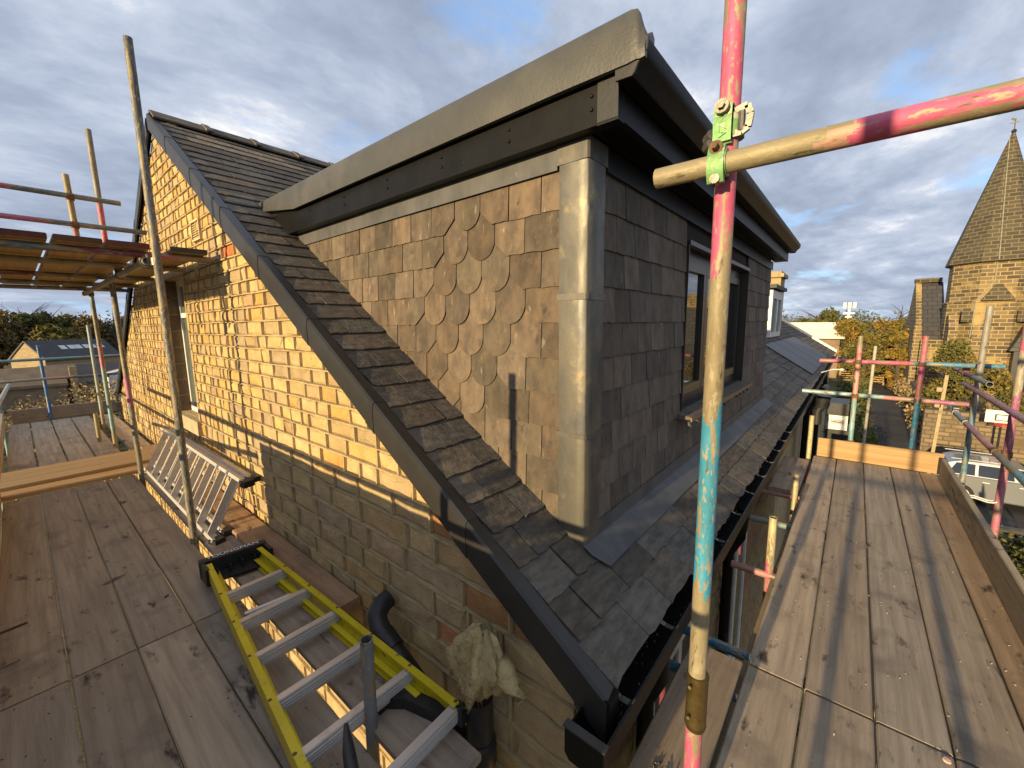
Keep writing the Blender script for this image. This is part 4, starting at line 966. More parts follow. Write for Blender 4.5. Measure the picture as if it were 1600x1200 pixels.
# ------------------------------------------------------------------ yellow step ladder lying on the boards
yl = thing('step_ladder', 'yellow fibreglass step ladder with black top lying on the gable deck', 'ladder', (.68, 2.0, .04))
def lp(name, mb, mat, par=None, smooth=None): return mb.build(name, mat, par or yl, smooth)
zb0, zt0 = .060, .150
LA, LB_ = Vector((.60, 3.02, 0)), Vector((.405, .95, 0)); RA, RB_ = Vector((.905, 2.985, 0)), Vector((.952, 1.085, 0))
def stile(A, B, inn, z0, z1, wdt, name='stile'):
    mb = MB(); d = (B-A).normalized(); nrm = Vector((d.y, -d.x, 0)); nrm = nrm if nrm.x*inn > 0 else -nrm
    zm = Vector((0, 0, 1)); t = .006
    def q(P, a, z): return P+nrm*a+zm*z
    mb.extrude([(0, z0), (wdt, z0), (wdt, z0+t), (t, z0+t), (t, z1-t), (wdt, z1-t), (wdt, z1), (0, z1)], lambda p: q(A, *p), lambda p: q(B, *p))
    return lp(name, mb, m_yel)
stile(LA, LB_, 1, zb0+.01, zt0, .030); stile(RA, RB_, -1, zb0+.01, zt0, .030)
stile(LA+Vector((.034, -.02, 0)), LB_+Vector((.046, .25, 0)), 1, zb0-.014, zb0+.03, .026, 'rear_stile'); stile(RA+Vector((-.034, -.02, 0)), RB_+Vector((-.036, .2, 0)), -1, zb0-.014, zb0+.03, .026, 'rear_stile')
for y in (2.60, 2.29, 1.98, 1.665, 1.37, 1.07):
    tl = (LA.y-y)/(LA.y-LB_.y); tr = (RA.y-y)/(RA.y-RB_.y); tr = min(tr, 1)
    a = LA.lerp(LB_, tl)+Vector((.008, 0, zt0-.038)); b = RA.lerp(RB_, tr)+Vector((-.008, 0, zt0-.038))
    mb = MB(); d = (b-a); 
    mb.bar(a+Vector((0, .012, .022)), b+Vector((0, .012, .022)), .030, .006, (0, 0, 1), (1, .95, .92)); mb.bar(a+Vector((0, -.004, -.008)), b+Vector((0, -.004, -.008)), .005, .062, (0, 0, 1)); mb.bar(a+Vector((0, .01, -.036)), b+Vector((0, .01, -.036)), .03, .005, (0, 0, 1))
    for k in range(3): mb.bar(a+Vector((0, -.008, -.022+k*.014)), b+Vector((0, -.008, -.022+k*.014)), .004, .004, (0, 0, 1))
    trd = lp('tread', mb, m_alu)
    for e in (a, b):
        sgn = 1 if e is a else -1
        lp('rivet', MB().sphere((e.x-sgn*.0, e.y+.012, zt0+.001), .008, 8, 4, sc=(1, 1, .35)), m_rust, trd, 50)
for y in (2.44,):
    a = Vector((.625, y, zb0+.012)); b = Vector((.86, y-.03, zb0+.012)); mb = MB(); mb.tube([a, a.lerp(b, .12), a.lerp(b, .2), a.lerp(b, .8), a.lerp(b, .88), b], [.012, .016, .014, .014, .017, .012], 12); lp('brace_bar', mb, m_alu, None, 40)
cp = MB()
c0 = Vector((.575, 3.075, 0)); c1 = Vector((.945, 3.035, 0))
cp.bar(c0+Vector((0, 0, .105)), c1+Vector((0, 0, .105)), .05, .118, (0, 0, 1), ch=.008)
cp.bar(c0+Vector((.02, -.075, .062)), c1+Vector((-.02, -.075, .062)), .14, .012, (0, 0, 1))
cp.bar(c0+Vector((.012, .0, .1)), c0+Vector((.012, -.14, .1)), .022, .11, (0, 0, 1)); cp.bar(c1+Vector((-.012, 0, .1)), c1+Vector((-.012, -.14, .1)), .022, .11, (0, 0, 1))
for k in range(4): cp.bar(c0+Vector((.07+k*.07, -.02, .09)), c0+Vector((.07+k*.07, -.12, .09)), .006, .06, (0, 0, 1))
capo = lp('ladder_top', cp, m_blk)
bpy.context.view_layer.update()
dx = (c1-c0).normalized(); dyv = Vector((0, 0, 1)).cross(dx)
mid = (c0+c1)/2+Vector((0, 0, .1655))
mw = Matrix(((dx.x, dyv.x, 0, mid.x), (dx.y, dyv.y, 0, mid.y), (0, 0, 1, mid.z), (0, 0, 0, 1)))
lettering('YOUNGMAN', .050, mw, m_ink, 'lettering', capo)
lp('foot', MB().bar((.41, 1.0, .105), (.40, .93, .105), .045, .1, (0, 0, 1)), m_blk); lp('foot', MB().bar((.948, 1.1, .1), (.955, 1.06, .1), .034, .08), m_blk)
mb = MB(); mb.tube([(.60, 1.30, .20), (.565, 1.22, .185), (.54, 1.15, .16), (.53, 1.08, .11), (.52, .98, .07)], [.008, .02, .024, .02, .014], 8, (1.2, 1.2, 1.2)); lp('strap', mb, m_blk, None, 50)

# ------------------------------------------------------------------ aluminium step ladder on its edge against the wall
al = thing('step_ladder', 'folded silver aluminium step ladder lying on its edge against the sunlit gable wall', 'ladder', (.92, 4.8, .04))
def ap_(name, mb, mat, smooth=None): return mb.build(name, mat, al, smooth)
Y0, Y1 = 3.52, 6.05
ra = [((.78, .055), (.98, .47), 0.0), ((.865, .068), (1.055, .455), .02)]
for k, (lo, hi, off) in enumerate(ra):
    n = Vector((hi[0]-lo[0], 0, hi[1]-lo[1])).normalized()
    for (px, pz) in (lo, hi):
        mb = MB(); mb.bar((px, Y0+.1*k+(.0 if pz < .2 else -.08), pz), (px+.005, Y1, pz), .062, .024, n); ap_('stile', mb, m_alu)
    m_ = 9
    for i in range(m_):
        y = Y0+.14+.1*k+i*(Y1-Y0-.25)/(m_-1)
        mb = MB(); mb.bar((lo[0], y, lo[1]+.012), (hi[0], y, hi[1]-.012), .012 if k else .052, .014 if not k else .03, (0, 1, 0)); ap_('tread', mb, m_alu)
mb = MB(); mb.bar((.80, Y0-.02, .055), (.775, Y0+.06, .05), .075, .035); mb.bar((.88, Y0+.06, .068), (.87, Y0+.14, .068), .075, .035); ap_('foot', mb, m_blk)
mb = MB(); mb.bar((1.0, Y0-.11, .46), (.985, Y0-.05, .465), .08, .05); mb.bar((1.065, Y0-.02, .45), (1.055, Y0+.06, .45), .08, .04); ap_('foot', mb, m_blk)

# ------------------------------------------------------------------ pipes, wool, odds and ends on the gable side
sp = thing('soil_pipe', 'black plastic soil pipe with cut elbow running down to a standing stack pipe', 'pipe', (1.0, 1.05, GZ))
mb = MB(); mb.tube([(1.02, 1.04, GZ), (1.02, 1.04, .15)], .055, 20); sp1 = mb.build('stack', m_blk, sp, 40)
mb = MB(); mb.tube([(1.02, 1.04, -.17), (1.02, 1.04, -.14), (1.02, 1.04, -.05), (1.02, 1.04, -.035)], [.057, .066, .066, .058], 20); mb.build('collar', m_blk, sp, 40)
mb = MB(); mb.tube([(.985, 1.16, -.09), (.985, 1.6, .10)], .046, 18); mb.build('branch', m_blk, sp, 40)
mb = MB(); mb.tube([(.985, 1.57, .088), (.985, 1.66, .127)], .052, 18); mb.build('socket', m_blk, sp, 40)
mb = MB(); mb.tube([(.985, 1.61, .105), (.985, 1.65, .124), (.986, 1.685, .138), (.99, 1.712, .158), (1.0, 1.732, .18), (1.02, 1.745, .20), (1.05, 1.752, .215), (1.085, 1.754, .222)], [.047, .048, .049, .049, .049, .049, .048, .047], 20); mb.build('elbow', m_blk, sp, 60)
mb = MB(); mb.tube([(1.02, 1.05, -.22), (1.0, 1.12, -.14), (.985, 1.19, -.08)], .058, 18); mb.build('junction', m_blk, sp, 40)
# tuft of mineral wool on the pipe head
wl_ = MB(); nw, mw_ = 40, 20
rs = np.random.RandomState(3); pts = []
for j in range(mw_+1):
    t = j/mw_
    for i in range(nw):
        a = 2*PI*i/nw; r = .02+.085*math.sin(PI*min(1, t*1.05))**.7*(1-.25*t); r *= 1+.26*math.sin(3*a+5*t)+.20*math.sin(8*a-2*t)+rs.uniform(-.12, .12)
        cy_ = 1.03+.05*math.sin(2.2*t)-.10*max(0, .5-t)*(0); cz_ = .50-.38*t
        pts.append((.985+.75*r*math.cos(a)+.02*t, 1.01+.10*(t-.4)+1.05*r*math.sin(a), cz_+.02*math.sin(5*a)+rs.uniform(-.012, .012)))
fs = [(j*nw+i, j*nw+(i+1) % nw, (j+1)*nw+(i+1) % nw, (j+1)*nw+i) for j in range(mw_) for i in range(nw)]+[tuple(range(nw))]
wl_.add(pts, fs)
for i in range(700):
    k = random.randrange(len(pts)); p = Vector(pts[k]); p = p.lerp(Vector(pts[(k+1) % len(pts)]), random.random()); d = Vector((rnd(-.8, .3), rnd(-.7, .7), rnd(-1.4, .3))).normalized()*rnd(.012, .045); s_ = Vector((rnd(-1, 1), rnd(-1, 1), rnd(-1, 1)))*.0016
    wl_.add([p-s_, p+s_, p+d], [(0, 1, 2)], (rnd(.8, 1.2),)*3)
# ragged arm on the right side
wl_.sphere((1.0, .90, .36), .055, 12, 8, sc=(.8, 1.1, 1.0)); wl_.sphere((1.0, .93, .28), .03, 8, 6, sc=(.7, 1, 1.3))
wl_.tube([(1.0, .90, .36), (1.0, .845, .33), (1.0, .82, .30), (1.0, .825, .27)], [.045, .035, .026, .008], 9)
tag(wl_.build('mineral_wool', m_wool, None, 80), 'torn tuft of yellow mineral wool stuffed on the black pipe head', 'insulation')
mb = MB(); mb.tube([(.74, 1.40, -1.2), (.725, 1.345, .435)], R0, 16, (.24, .25, .26), hollow=.0035); st = mb.build('scaffold_tube', m_tube, None, 40); tag(st, 'short grey stub tube standing up through the yellow ladder', 'scaffold tube')
mb = MB(); pth = [(.79, 1.40, .075), (.83, 1.40, .085), (.88, 1.34, .085), (.915, 1.22, .08), (.93, 1.12, .07)]
for i in range(len(pth)-1): mb.bar(pth[i], pth[i+1], .05, .008); mb.bar(Vector(pth[i])+Vector((-.02, -.02, -.02)), Vector(pth[i+1])+Vector((-.02, -.02, -.02)), .008, .05)
tag(mb.build('gutter_offcut', m_blk), 'curved offcut of dirty black gutter under the ladder end', 'gutter offcut')
mb = MB(); mb.add([(.165, 3.585, .003), (.20, 3.57, .006), (.25, 3.59, .006), (.296, 3.625, .003), (.25, 3.622, .006), (.2, 3.60, .006), (.23, 3.597, .016)], [(0, 1, 6), (1, 2, 6), (2, 3, 6), (3, 4, 6), (4, 5, 6), (5, 0, 6)], (1.6, 1.7, 2.0)); tag(mb.build('slate_shard', m_roof), 'thin grey slate shard on the gable deck', 'slate shard')
def chip(x, y, l, w_, a, c, lab, nm='wood_splinter', mat=m_stone):
    mb = MB(); mb.bar((x, y, .006), (x+l*math.cos(a), y+l*math.sin(a), .007), w_, .008, (0, 0, 1), c); tag(mb.build(nm, mat), lab, nm.split('_')[-1])
chip(-.24, 3.42, .10, .012, .1, (.12, .09, .07), 'dark splinter of wood by the near toe board'); chip(-.24, 3.05, .07, .008, .1, (.30, .24, .17), 'pale splinter of wood by the near toe board')
chip(.40, 3.1, .02, .01, .6, (.1, .08, .07), 'tiny dark wood chip on the gable deck')
mb = MB(); mb.tube([(2.02, -.39, .002), (2.02, -.39, .008)], [.013, .011], 12, (.7, .45, .4)); tag(mb.build('washer', m_stone, None, 40), 'small pinkish disc at the front deck cross joint', 'washer')
mb = MB()
for i in range(60):
    x = 1.28+rnd(-.07, .07); y = .40+rnd(-.05, .05); a = rnd(0, 6.28); l = rnd(.006, .022); mb.bar((x, y, .003), (x+l*math.cos(a), y+l*math.sin(a), rnd(.003, .012)), .004, .003, (0, 0, 1), random.choice([(.1, .08, .07), (.3, .25, .2), (.05, .05, .05)]))
for i in range(260):
    x = rnd(.75, 6); y = rnd(-.8, .25); a = rnd(0, 6.28); l = rnd(.002, .007); mb.bar((x, y, .002), (x+l*math.cos(a), y+l*math.sin(a), .004), .003, .002, (0, 0, 1), random.choice([(.6, .55, .48), (.1, .08, .07), (.45, .38, .3)]))
for i in range(260):
    x = rnd(-.25, .68); y = rnd(1.0, 6); a = rnd(0, 6.28); l = rnd(.002, .009); mb.bar((x, y, .002), (x+l*math.cos(a), y+l*math.sin(a), .004), .003, .002, (0, 0, 1), random.choice([(.5, .45, .38), (.08, .06, .06), (.1, .08, .07)]))
o = mb.build('debris', m_stone); o['kind'] = 'stuff'; tag(o, 'small grit and wood crumbs scattered on the deck boards', 'debris')

# ------------------------------------------------------------------ yard by the far eaves
bx = thing('boxed_unit', 'white fronted boxed unit with framed dark print below the far gutter', 'box', (8.2, .1, GZ))
mb = MB(); mb.box(8.2, 8.7, -.02, .22, -.10, .13); mb.build('carton', m_white, bx); MB().box(8.19, 8.1995, .03, .19, .0, .055, (1, 1, 1)).build('print_frame', m_dink, bx)
MB().box(8.183, 8.188, .04, .18, .008, .047).build('print_ground', m_white, bx); MB().box(8.18, 8.182, .05, .17, .018, .036).build('print_band', m_dink, bx)
MB().box(8.2, 8.8, -.02, .24, .135, .32).build('black_crate', m_blk, bx); MB().box(8.2, 8.8, -.06, .25, GZ, -.105).build('plinth', m_blk, bx)
mb = MB(); mb.tube([(8.0, .36, .0), (8.0, .36, .2), (8.0, .33, .27)], .07, 14); mb.tube([(8.0, .32, .26), (8.0, .30, .46)], [.075, .10], 14); tag(mb.build('vent_cowl', m_blk, None, 40), 'black flue cowl standing beside the far gutter', 'cowl')
mb = MB(); mb.tube([(9.0, .42, -.2), (9.0, .38, .3)], .06, 12); mb.tube([(9.0, .38, .28), (9.05, .34, .42), (9.2, .32, .45)], .05, 12); tag(mb.build('flue_pipe', m_blk, None, 40), 'bent black flue pipe at the far eaves', 'pipe')
lt = MB(); lt.tube([(11.0, .5, .52), (11.0, .30, .60), (11.0, .2, .60)], .012, 8); lt.sphere((11.0, .16, .60), .05, 10, 6, sc=(1.2, 1, .6)); tag(lt.build('eaves_lamp', m_white, None, 50), 'small pale lamp on a bracket at the far eaves', 'lamp')
mb = MB(); mb.tube([(16.5, -.45, GZ), (16.5, -.5, 0.85)], .04, 10, (.42, .40, .34)); tag(mb.build('pole', m_stone, None, 40), 'slim pale pole rising behind the end of the front deck', 'pole')
tp_ = MB(); tp_.bar((20.0, -2.35, GZ), (20.0, -2.5, -.25), .09, .08, (1, 0, 0), (.40, .32, .20)); tp_.bar((20.0, -2.45, -.75), (20.0, -2.3, -.75), .08, .14, (0, 0, 1), (.40, .32, .20)); tp_.bar((20.0, -2.45, -1.3), (20.0, -2.3, -1.3), .08, .14, (0, 0, 1), (.40, .32, .20)); tag(tp_.build('notched_post', m_stone), 'notched timber post standing in front of the boundary wall', 'post')

# ------------------------------------------------------------------ trees
def leaves(name, parent, mat, blobs, n, size, seed, squash=1.0, kind=None, loc=None):
    rs = np.random.RandomState(seed); bl = np.array(blobs, float); wgt = bl[:, 3]**2; idx = rs.choice(len(bl), n, p=wgt/wgt.sum())
    d = rs.normal(size=(n, 3)); d /= np.linalg.norm(d, axis=1)[:, None]; r = bl[idx, 3]*(0.35+.65*rs.rand(n)**.7+np.where(rs.rand(n) < .14, .5*rs.rand(n), 0))
    P = bl[idx, :3]+d*r[:, None]*np.array([1, 1, squash])
    a = rs.normal(size=(n, 3)); a /= np.linalg.norm(a, axis=1)[:, None]; b = np.cross(a, rs.normal(size=(n, 3))); b /= np.linalg.norm(b, axis=1)[:, None]
    s = size*(0.6+.8*rs.rand(n))[:, None]; a *= s; b *= s*.6
    v = np.empty((n, 4, 3)); v[:, 0] = P-a; v[:, 1] = P+b*.9; v[:, 2] = P+a; v[:, 3] = P-b*.9
    me = bpy.data.meshes.new(name); me.vertices.add(4*n); me.vertices.foreach_set('co', v.ravel().astype(np.float32))
    me.loops.add(4*n); me.loops.foreach_set('vertex_index', np.arange(4*n, dtype=np.int32)); me.polygons.add(n)
    me.polygons.foreach_set('loop_start', np.arange(0, 4*n, 4, dtype=np.int32)); me.polygons.foreach_set('loop_total', np.full(n, 4, dtype=np.int32)); me.update(calc_edges=True)
    at = me.attributes.new('col', 'FLOAT_COLOR', 'FACE'); g = (0.65+.7*rs.rand(n)).astype(np.float32); hue = (rs.rand(len(bl))*.5-.25)[idx]
    c = np.stack([g*(1+hue*.5), g, g*(1-.3*hue), np.ones(n)], 1).astype(np.float32); at.data.foreach_set('color', c.ravel())
    me.materials.append(mat)
    return put(name, me, parent, kind)
def tree(label, x, y, h, rad, mat, seed, n=3500, size=.22, group=None, gz=GZ, bare=False, name='tree', trunk=.25, low=.35):
    rs = np.random.RandomState(seed); t = thing(name, label, 'tree', (x, y, gz), group)
    mb = MB(); mb.tube([(x, y, gz), (x+.1, y, gz+h*.3), (x-.1, y+.1, gz+h*.6), (x, y, gz+h*.85)], [trunk, trunk*.8, trunk*.5, trunk*.15], 8)
    for i in range(14 if not bare else 26):
        a = rs.rand()*6.28; z0 = gz+h*(.28+.5*rs.rand()); l = rad*(.6+.4*rs.rand()); p0 = Vector((x, y, z0)); p1 = p0+Vector((math.cos(a)*l*.5, math.sin(a)*l*.5, l*.35)); p2 = p0+Vector((math.cos(a)*l, math.sin(a)*l, l*(.5+.5*rs.rand())))
        mb.tube([p0, p1, p2], [trunk*.35, trunk*.2, trunk*.05], 5)
        if bare:
            for k in range(4):
                a2 = a+rs.uniform(-1, 1); q = p1.lerp(p2, rs.rand()); mb.tube([q, q+Vector((math.cos(a2)*l*.4, math.sin(a2)*l*.4, l*.4*rs.rand()))], [trunk*.09, trunk*.02], 4)
    mb.build('trunk', m_bark, t, 50)
    bl = []
    for i in range(22):
        a = rs.rand()*6.28; zz = rs.rand(); rr = rad*math.sqrt(max(0.05, 1-(2*zz-1)**2))*rs.rand()**.5*.85
        bl.append((x+math.cos(a)*rr, y+math.sin(a)*rr, gz+h*(low+(1-low)*.92*zz)-.1*rad, rad*rs.uniform(.22, .42)))
    if not bare: leaves('crown', t, mat, bl, n, size, seed)
    return t
TL = 'trees on the ridge beyond the village roofs'
ridge = [(-7, 88, 11.5, 4.6, m_lb), (-1.6, 82, 9.6, 3.2, m_lb), (2.0, 84, 9.3, 3.6, m_lg), (5.2, 96, 8.6, 3.4, m_lg), (9.0, 92, 9.0, 4.2, m_lb), (13.5, 88, 9.4, 4.2, m_lb), (18, 90, 10, 4.5, m_lb), (-14, 92, 11, 5, m_lb)]
lbl = ['tall brown autumn tree at the outer left of the ridge', 'brown autumn tree above the stone gabled building', 'dark green round tree behind the stone gabled building', 'low dark green tree in the dip of the ridge', 'brown autumn tree behind the standards on the ridge', 'dense brown tree beside the gable verge', 'brown tree hidden behind the gable', 'large brown tree beyond the outer end of the ridge']
for i, (x, y, h, r, m_) in enumerate(ridge): tree(lbl[i], x, y, h, r, m_, 20+i, 8000, .22, TL)
tree('bare twiggy tree rising over the brown ridge trees by the bluish standard', 9.6, 84, 10.4, 2.6, m_lb, 41, 260, .2, TL, bare=True, trunk=.2)
tree('bare twiggy tree rising over the outer ridge trees', 1.0, 86, 10.8, 2.6, m_lb, 42, 300, .2, TL, bare=True, trunk=.2)
tree('olive green tree standing in front of the brown ridge', 3.2, 70, 7.3, 3.0, m_ly, 44, 3800, .28, TL)
# far wood on the horizon
bl = [(x+rnd(-6, 6), 170+rnd(-15, 15), GZ+rnd(1, 6), rnd(4, 7)) for x in range(-90, 90, 5)]
o = leaves('far_wood', None, m_lg, bl, 22000, .42, 77, kind='stuff'); tag(o, 'hazy dark wood along the horizon beyond the ridge trees', 'wood')
bl = [(230+rnd(-15, 15), y+rnd(-6, 6), GZ+rnd(1, 5), rnd(4, 6.5)) for y in range(-140, 90, 5)]
o = leaves('far_wood', None, m_lg, bl, 22000, .5, 78, kind='stuff'); tag(o, 'distant dark wood on the horizon behind church and mast', 'wood')
tree('dark green dome-shaped tree beyond the pale shed roof', 80, 4.4, 9.0, 3.3, m_lg, 51, 5000, .28)
AT = 'golden autumn trees along the lane'
tree('golden autumn tree behind the gate at the end of the lane', 62, .6, 7.0, 2.3, m_lo, 52, 8000, .13, AT, low=.12)
tree('tall golden autumn tree beside the church gable', 58, -2.5, 7.2, 2.2, m_lo, 53, 8000, .13, AT, low=.12)
tree('yellow green autumn tree hanging over the gate', 54, -1.0, 5.6, 1.8, m_ly, 54, 6000, .11, AT, low=.1)
tree('golden tree crowding the church gable foot', 50, -3.2, 6.2, 1.4, m_lo, 58, 2600, .16, AT, low=.1)
tree('bare grey tree beside the church gable', 60, -3.6, 9.6, 1.6, m_lb, 55, 60, .15, None, bare=True, trunk=.14)
CT = 'golden bushes in the churchyard'
tree('golden leafed small tree in front of the octagonal church tower', 33, -4.5, 5.6, 1.75, m_ly, 56, 7500, .085, CT, trunk=.12, low=.12)
tree('golden bush at the right of the churchyard behind the hoop', 31, -6.4, 4.0, 1.5, m_ly, 57, 5500, .085, CT, trunk=.12, low=.1)
bl = [(x, -.2+rnd(-.3, .3), GZ+rnd(.5, 2.2), rnd(.5, .9)) for x in np.arange(18, 40, .6)]
h = thing('hedge', 'dark clipped hedge along the near side of the lane', 'hedge', (29, -.2, GZ)); leaves('foliage', h, m_lg, bl, 9000, .10, 61)
bl = [(x, -3.6+rnd(-.25, .25), GZ+rnd(.2, 1.3), rnd(.35, .7)) for x in np.arange(29, 52, .6)]
h = thing('hedge', 'dry brown hedge under the church wall side of the lane', 'hedge', (40, -3.6, GZ)); leaves('foliage', h, m_dry, bl, 5000, .11, 62)
bl = [(x, y+rnd(-.8, .8), GZ+rnd(.6, 2.6), rnd(.7, 1.3)) for x in np.arange(-4, 9, .7) for y in (30, 33, 36)]
o = leaves('dry_scrub', None, m_dry, bl, 14000, .10, 63, kind='stuff'); tag(o, 'dry brown scrub beyond the far end of the gable deck', 'scrub')
bl = [(x, y+rnd(-.8, .8), GZ+rnd(.1, .5), rnd(.4, .7)) for x in np.arange(11, 17, .5) for y in (-3.4, -4.2, -5)]
o = leaves('ground_cover', None, m_lg, bl, 5000, .09, 64, kind='stuff'); tag(o, 'low green ground cover below the outer toe board', 'ground cover')

# ------------------------------------------------------------------ church
ch = thing('church', 'sooty sandstone church with octagonal tower and tall stone spire', 'church', (46, -7.3, GZ))
def cp_(name, mb, mat, par=None): return mb.build(name, mat, par or ch)
CX, CY, CR = 46.6, -7.42, 2.32
def octo(r, z, ph=PI/8): return [(CX+r*math.cos(ph+PI/4*i), CY+r*math.sin(ph+PI/4*i), z) for i in range(8)]
def frust(r0, z0, r1, z1, c=(1, 1, 1)):
    mb = MB(); a = octo(r0, z0); b = octo(r1, z1); mb.add(a+b, [(i, (i+1) % 8, 8+(i+1) % 8, 8+i) for i in range(8)]+[tuple(range(8))[::-1], tuple(range(8, 16))], c); return mb
kx = 46.6/45
tow = cp_('tower', frust(CR*1.04, GZ, CR*1.04, 2.78), m_church); cp_('tower_upper', frust(CR, 2.9, CR, 5.55), m_church); cp_('string_course', frust(CR*1.08, 2.782, CR*1.05, 2.898), m_church, tow)
spi = cp_('spire', frust(CR*1.13, 5.65, .07, 14.6), m_spire); cp_('eaves_course', frust(CR*1.03, 5.552, CR*1.12, 5.648), m_spire, spi)
mb = MB(); mb.sphere((CX, CY, 14.66), .14, 8, 6); mb.tube([(CX, CY, 14.6), (CX, CY, 15.5)], .03, 6); mb.bar((CX-.02, CY-.22, 15.25), (CX+.02, CY+.24, 15.25), .04, .1); mb.bar((CX, CY+.0, 15.4), (CX, CY+.2, 15.55), .03, .12); cp_('weather_vane', mb, m_blk, spi)
# conductor strip down the camera-facing arris
va = math.atan2(-CY, -CX)
best = min(octo(CR*1.13, 5.65), key=lambda q: (q[0]**2+q[1]**2) + 1e9*(q[0] > CX))
f_ang = PI  # the west facet faces the camera
def facet_pt(r, z): return (CX-r*math.cos(PI/8)-.03, CY+.18, z)
mb = MB(); mb.bar(facet_pt(.10, 14.4), facet_pt(CR*1.13, 5.65), .05, .03, (1, 0, 0), (2.2, 2.2, 1.7)); mb.bar(facet_pt(CR, 5.6), facet_pt(CR, 4.3), .05, .03, (1, 0, 0), (2.2, 2.2, 1.7)); mb.bar(facet_pt(CR, 4.3), (CX-CR*.924-.03, CY+.95, 2.9), .05, .03, (1, 0, 0), (2.2, 2.2, 1.7)); mb.bar((CX-CR*1.04*.924-.03, CY+.95, 2.8), (CX-CR*1.04*.924-.03, CY+1.05, -1), .05, .03, (1, 0, 0), (2.2, 2.2, 1.7)); cp_('conductor', mb, m_leadg, spi)
# gablet with its own stone roof
gx = CX-CR*.924; mb = MB(); mb.add([(gx-.45, CY+.75, 2.9), (gx-.45, CY-.85, 2.9), (gx+.1, CY-.05, 4.3), (gx+.2, CY+.75, 2.9), (gx+.2, CY-.85, 2.9)], [(0, 1, 2), (0, 2, 3), (1, 4, 2), (0, 3, 4, 1)]); cp_('gablet', mb, m_spire, tow)
for dy in (1.3, -1.35): cp_('buttress_cap', MB().box(gx-.22, gx+.3, CY+dy-.28, CY+dy+.28, 1.4, 2.2), m_spire, tow)
for dy in (1.95, -1.9):
    mb = MB(); mb.extrude([(gx-.75, GZ), (gx+.6, GZ), (gx+.6, 2.0), (gx+.2, 2.0), (gx-.75, .9)], lambda q: (q[0], CY+dy-.25, q[1]), lambda q: (q[0], CY+dy+.25, q[1])); cp_('buttress', mb, m_church, tow)
# nave roof and gable wall to the left
mb = MB(); mb.box(46, 60, -5.6, -4.05, GZ, .05); cp_('nave_wall', mb, m_church)
mb = MB(); mb.extrude([(46.6, .06), (52, 4.85), (58, .06)], lambda q: (q[0], -5.5, q[1]), lambda q: (q[0], -4.15, q[1])); nv = cp_('nave_roof', mb, m_cslate)
mb = MB(); mb.extrude([(46.3, -.05), (52, 5.1), (57.7, -.05)], lambda q: (q[0], -4.148, q[1]), lambda q: (q[0], -3.78, q[1])); cp_('nave_gable', mb, m_church)
mb = MB(); mb.box(51.6, 52.4, -5.4, -3.7, 4.86, 5.2); cp_('kneeler', mb, m_spire, nv)
mb = MB(); mb.box(46.2, 60, -4.0, -3.6, GZ, 1.2); cp_('nave_buttress', mb, m_church)
mb = MB(); mb.extrude([(-8.25, -.6), (-12, -.6), (-12, 3.2), (-9.6, 3.0)], lambda q: (43.6, q[0], q[1]), lambda q: (44.6, q[0], q[1])); cp_('porch_roof', mb, m_cslate)
mb = MB(); mb.box(43.8, 44.5, -12, -8.5, GZ, -.62); cp_('porch_wall', mb, m_blk)
mb = MB(); mb.box(44.5, 46.4, -16, -9.6, GZ, 4.5); cp_('aisle_wall', mb, m_church)

# boundary wall, hoop, car, gate, shed, mast
mb = MB(); mb.box(27.3, 27.8, -16, -2.85, GZ, -2.6); bw = mb.build('boundary_wall', m_bwall); tag(bw, 'weathered sandstone boundary wall behind the parked car', 'wall')
mb = MB(); mb.box(29.0, 52, -4.0, -3.75, GZ, -3.3); tag(mb.build('churchyard_wall', m_bwall), 'low stone wall running beside the lane to the church', 'wall')
hp = thing('basketball_hoop', 'basketball hoop with white framed board and red rim by the stone wall', 'basketball hoop', (26.2, -5.05, GZ))
MB().tube([(26.2, -5.05, GZ), (26.2, -5.05, -2.3)], .04, 8).build('pole', m_blk, hp)
mb = MB(); mb.box(26.05, 26.1, -5.35, -4.55, -2.72, -2.2); mb.build('backboard', m_white, hp); mb = MB(); mb.box(26.04, 26.048, -5.22, -4.82, -2.64, -2.36); mb.build('board_panel', m_slateroof, hp); mb = MB(); mb.box(26.03, 26.038, -5.17, -4.87, -2.60, -2.40); mb.build('board_centre', m_white, hp)
mb = MB(); mb.tube([(25.85+.2*math.cos(t), -5.0+.2*math.sin(t), -2.74) for t in [2*PI*i/16 for i in range(17)]], .02, 6); mb.tube([(25.85+.2*math.cos(t), -5.0+.2*math.sin(t), -2.80) for t in [2*PI*i/16 for i in range(17)]], .02, 6); mb.build('rim', m_red, hp)
# parked car (side on, nose to -y)
car = thing('parked_car', 'silver estate car parked side-on in the yard below the front deck', 'car', (22.3, -4.9, GZ))
def cbody(z): pass
mb = MB(); prof_c = [(-2.65, -4.62), (-2.62, -4.2), (-2.72, -4.02), (-3.0, -3.98), (-5.45, -3.99), (-6.6, -4.12), (-6.95, -4.3), (-7.0, -4.66), (-6.6, -4.75), (-2.75, -4.75)]
pts = []; xs_ = [21.42, 21.36, 21.40, 22.3, 23.2, 23.24, 23.18]; sc_ = [.94, 1, 1, 1, 1, 1, .94]
mid = (-4.83, -4.38)
for x, k in zip(xs_, sc_): pts += [(x, mid[0]+(a-mid[0])*(1 if k == 1 else .985), mid[1]+(b-mid[1])*k) for a, b in prof_c]
n = len(prof_c); mb.add(pts, [(i*n+k, i*n+(k+1) % n, (i+1)*n+(k+1) % n, (i+1)*n+k) for i in range(len(xs_)-1) for k in range(n)]+[tuple(range(n))[::-1], tuple(range((len(xs_)-1)*n, len(xs_)*n))]); mb.build('body', m_carp, car, 40)
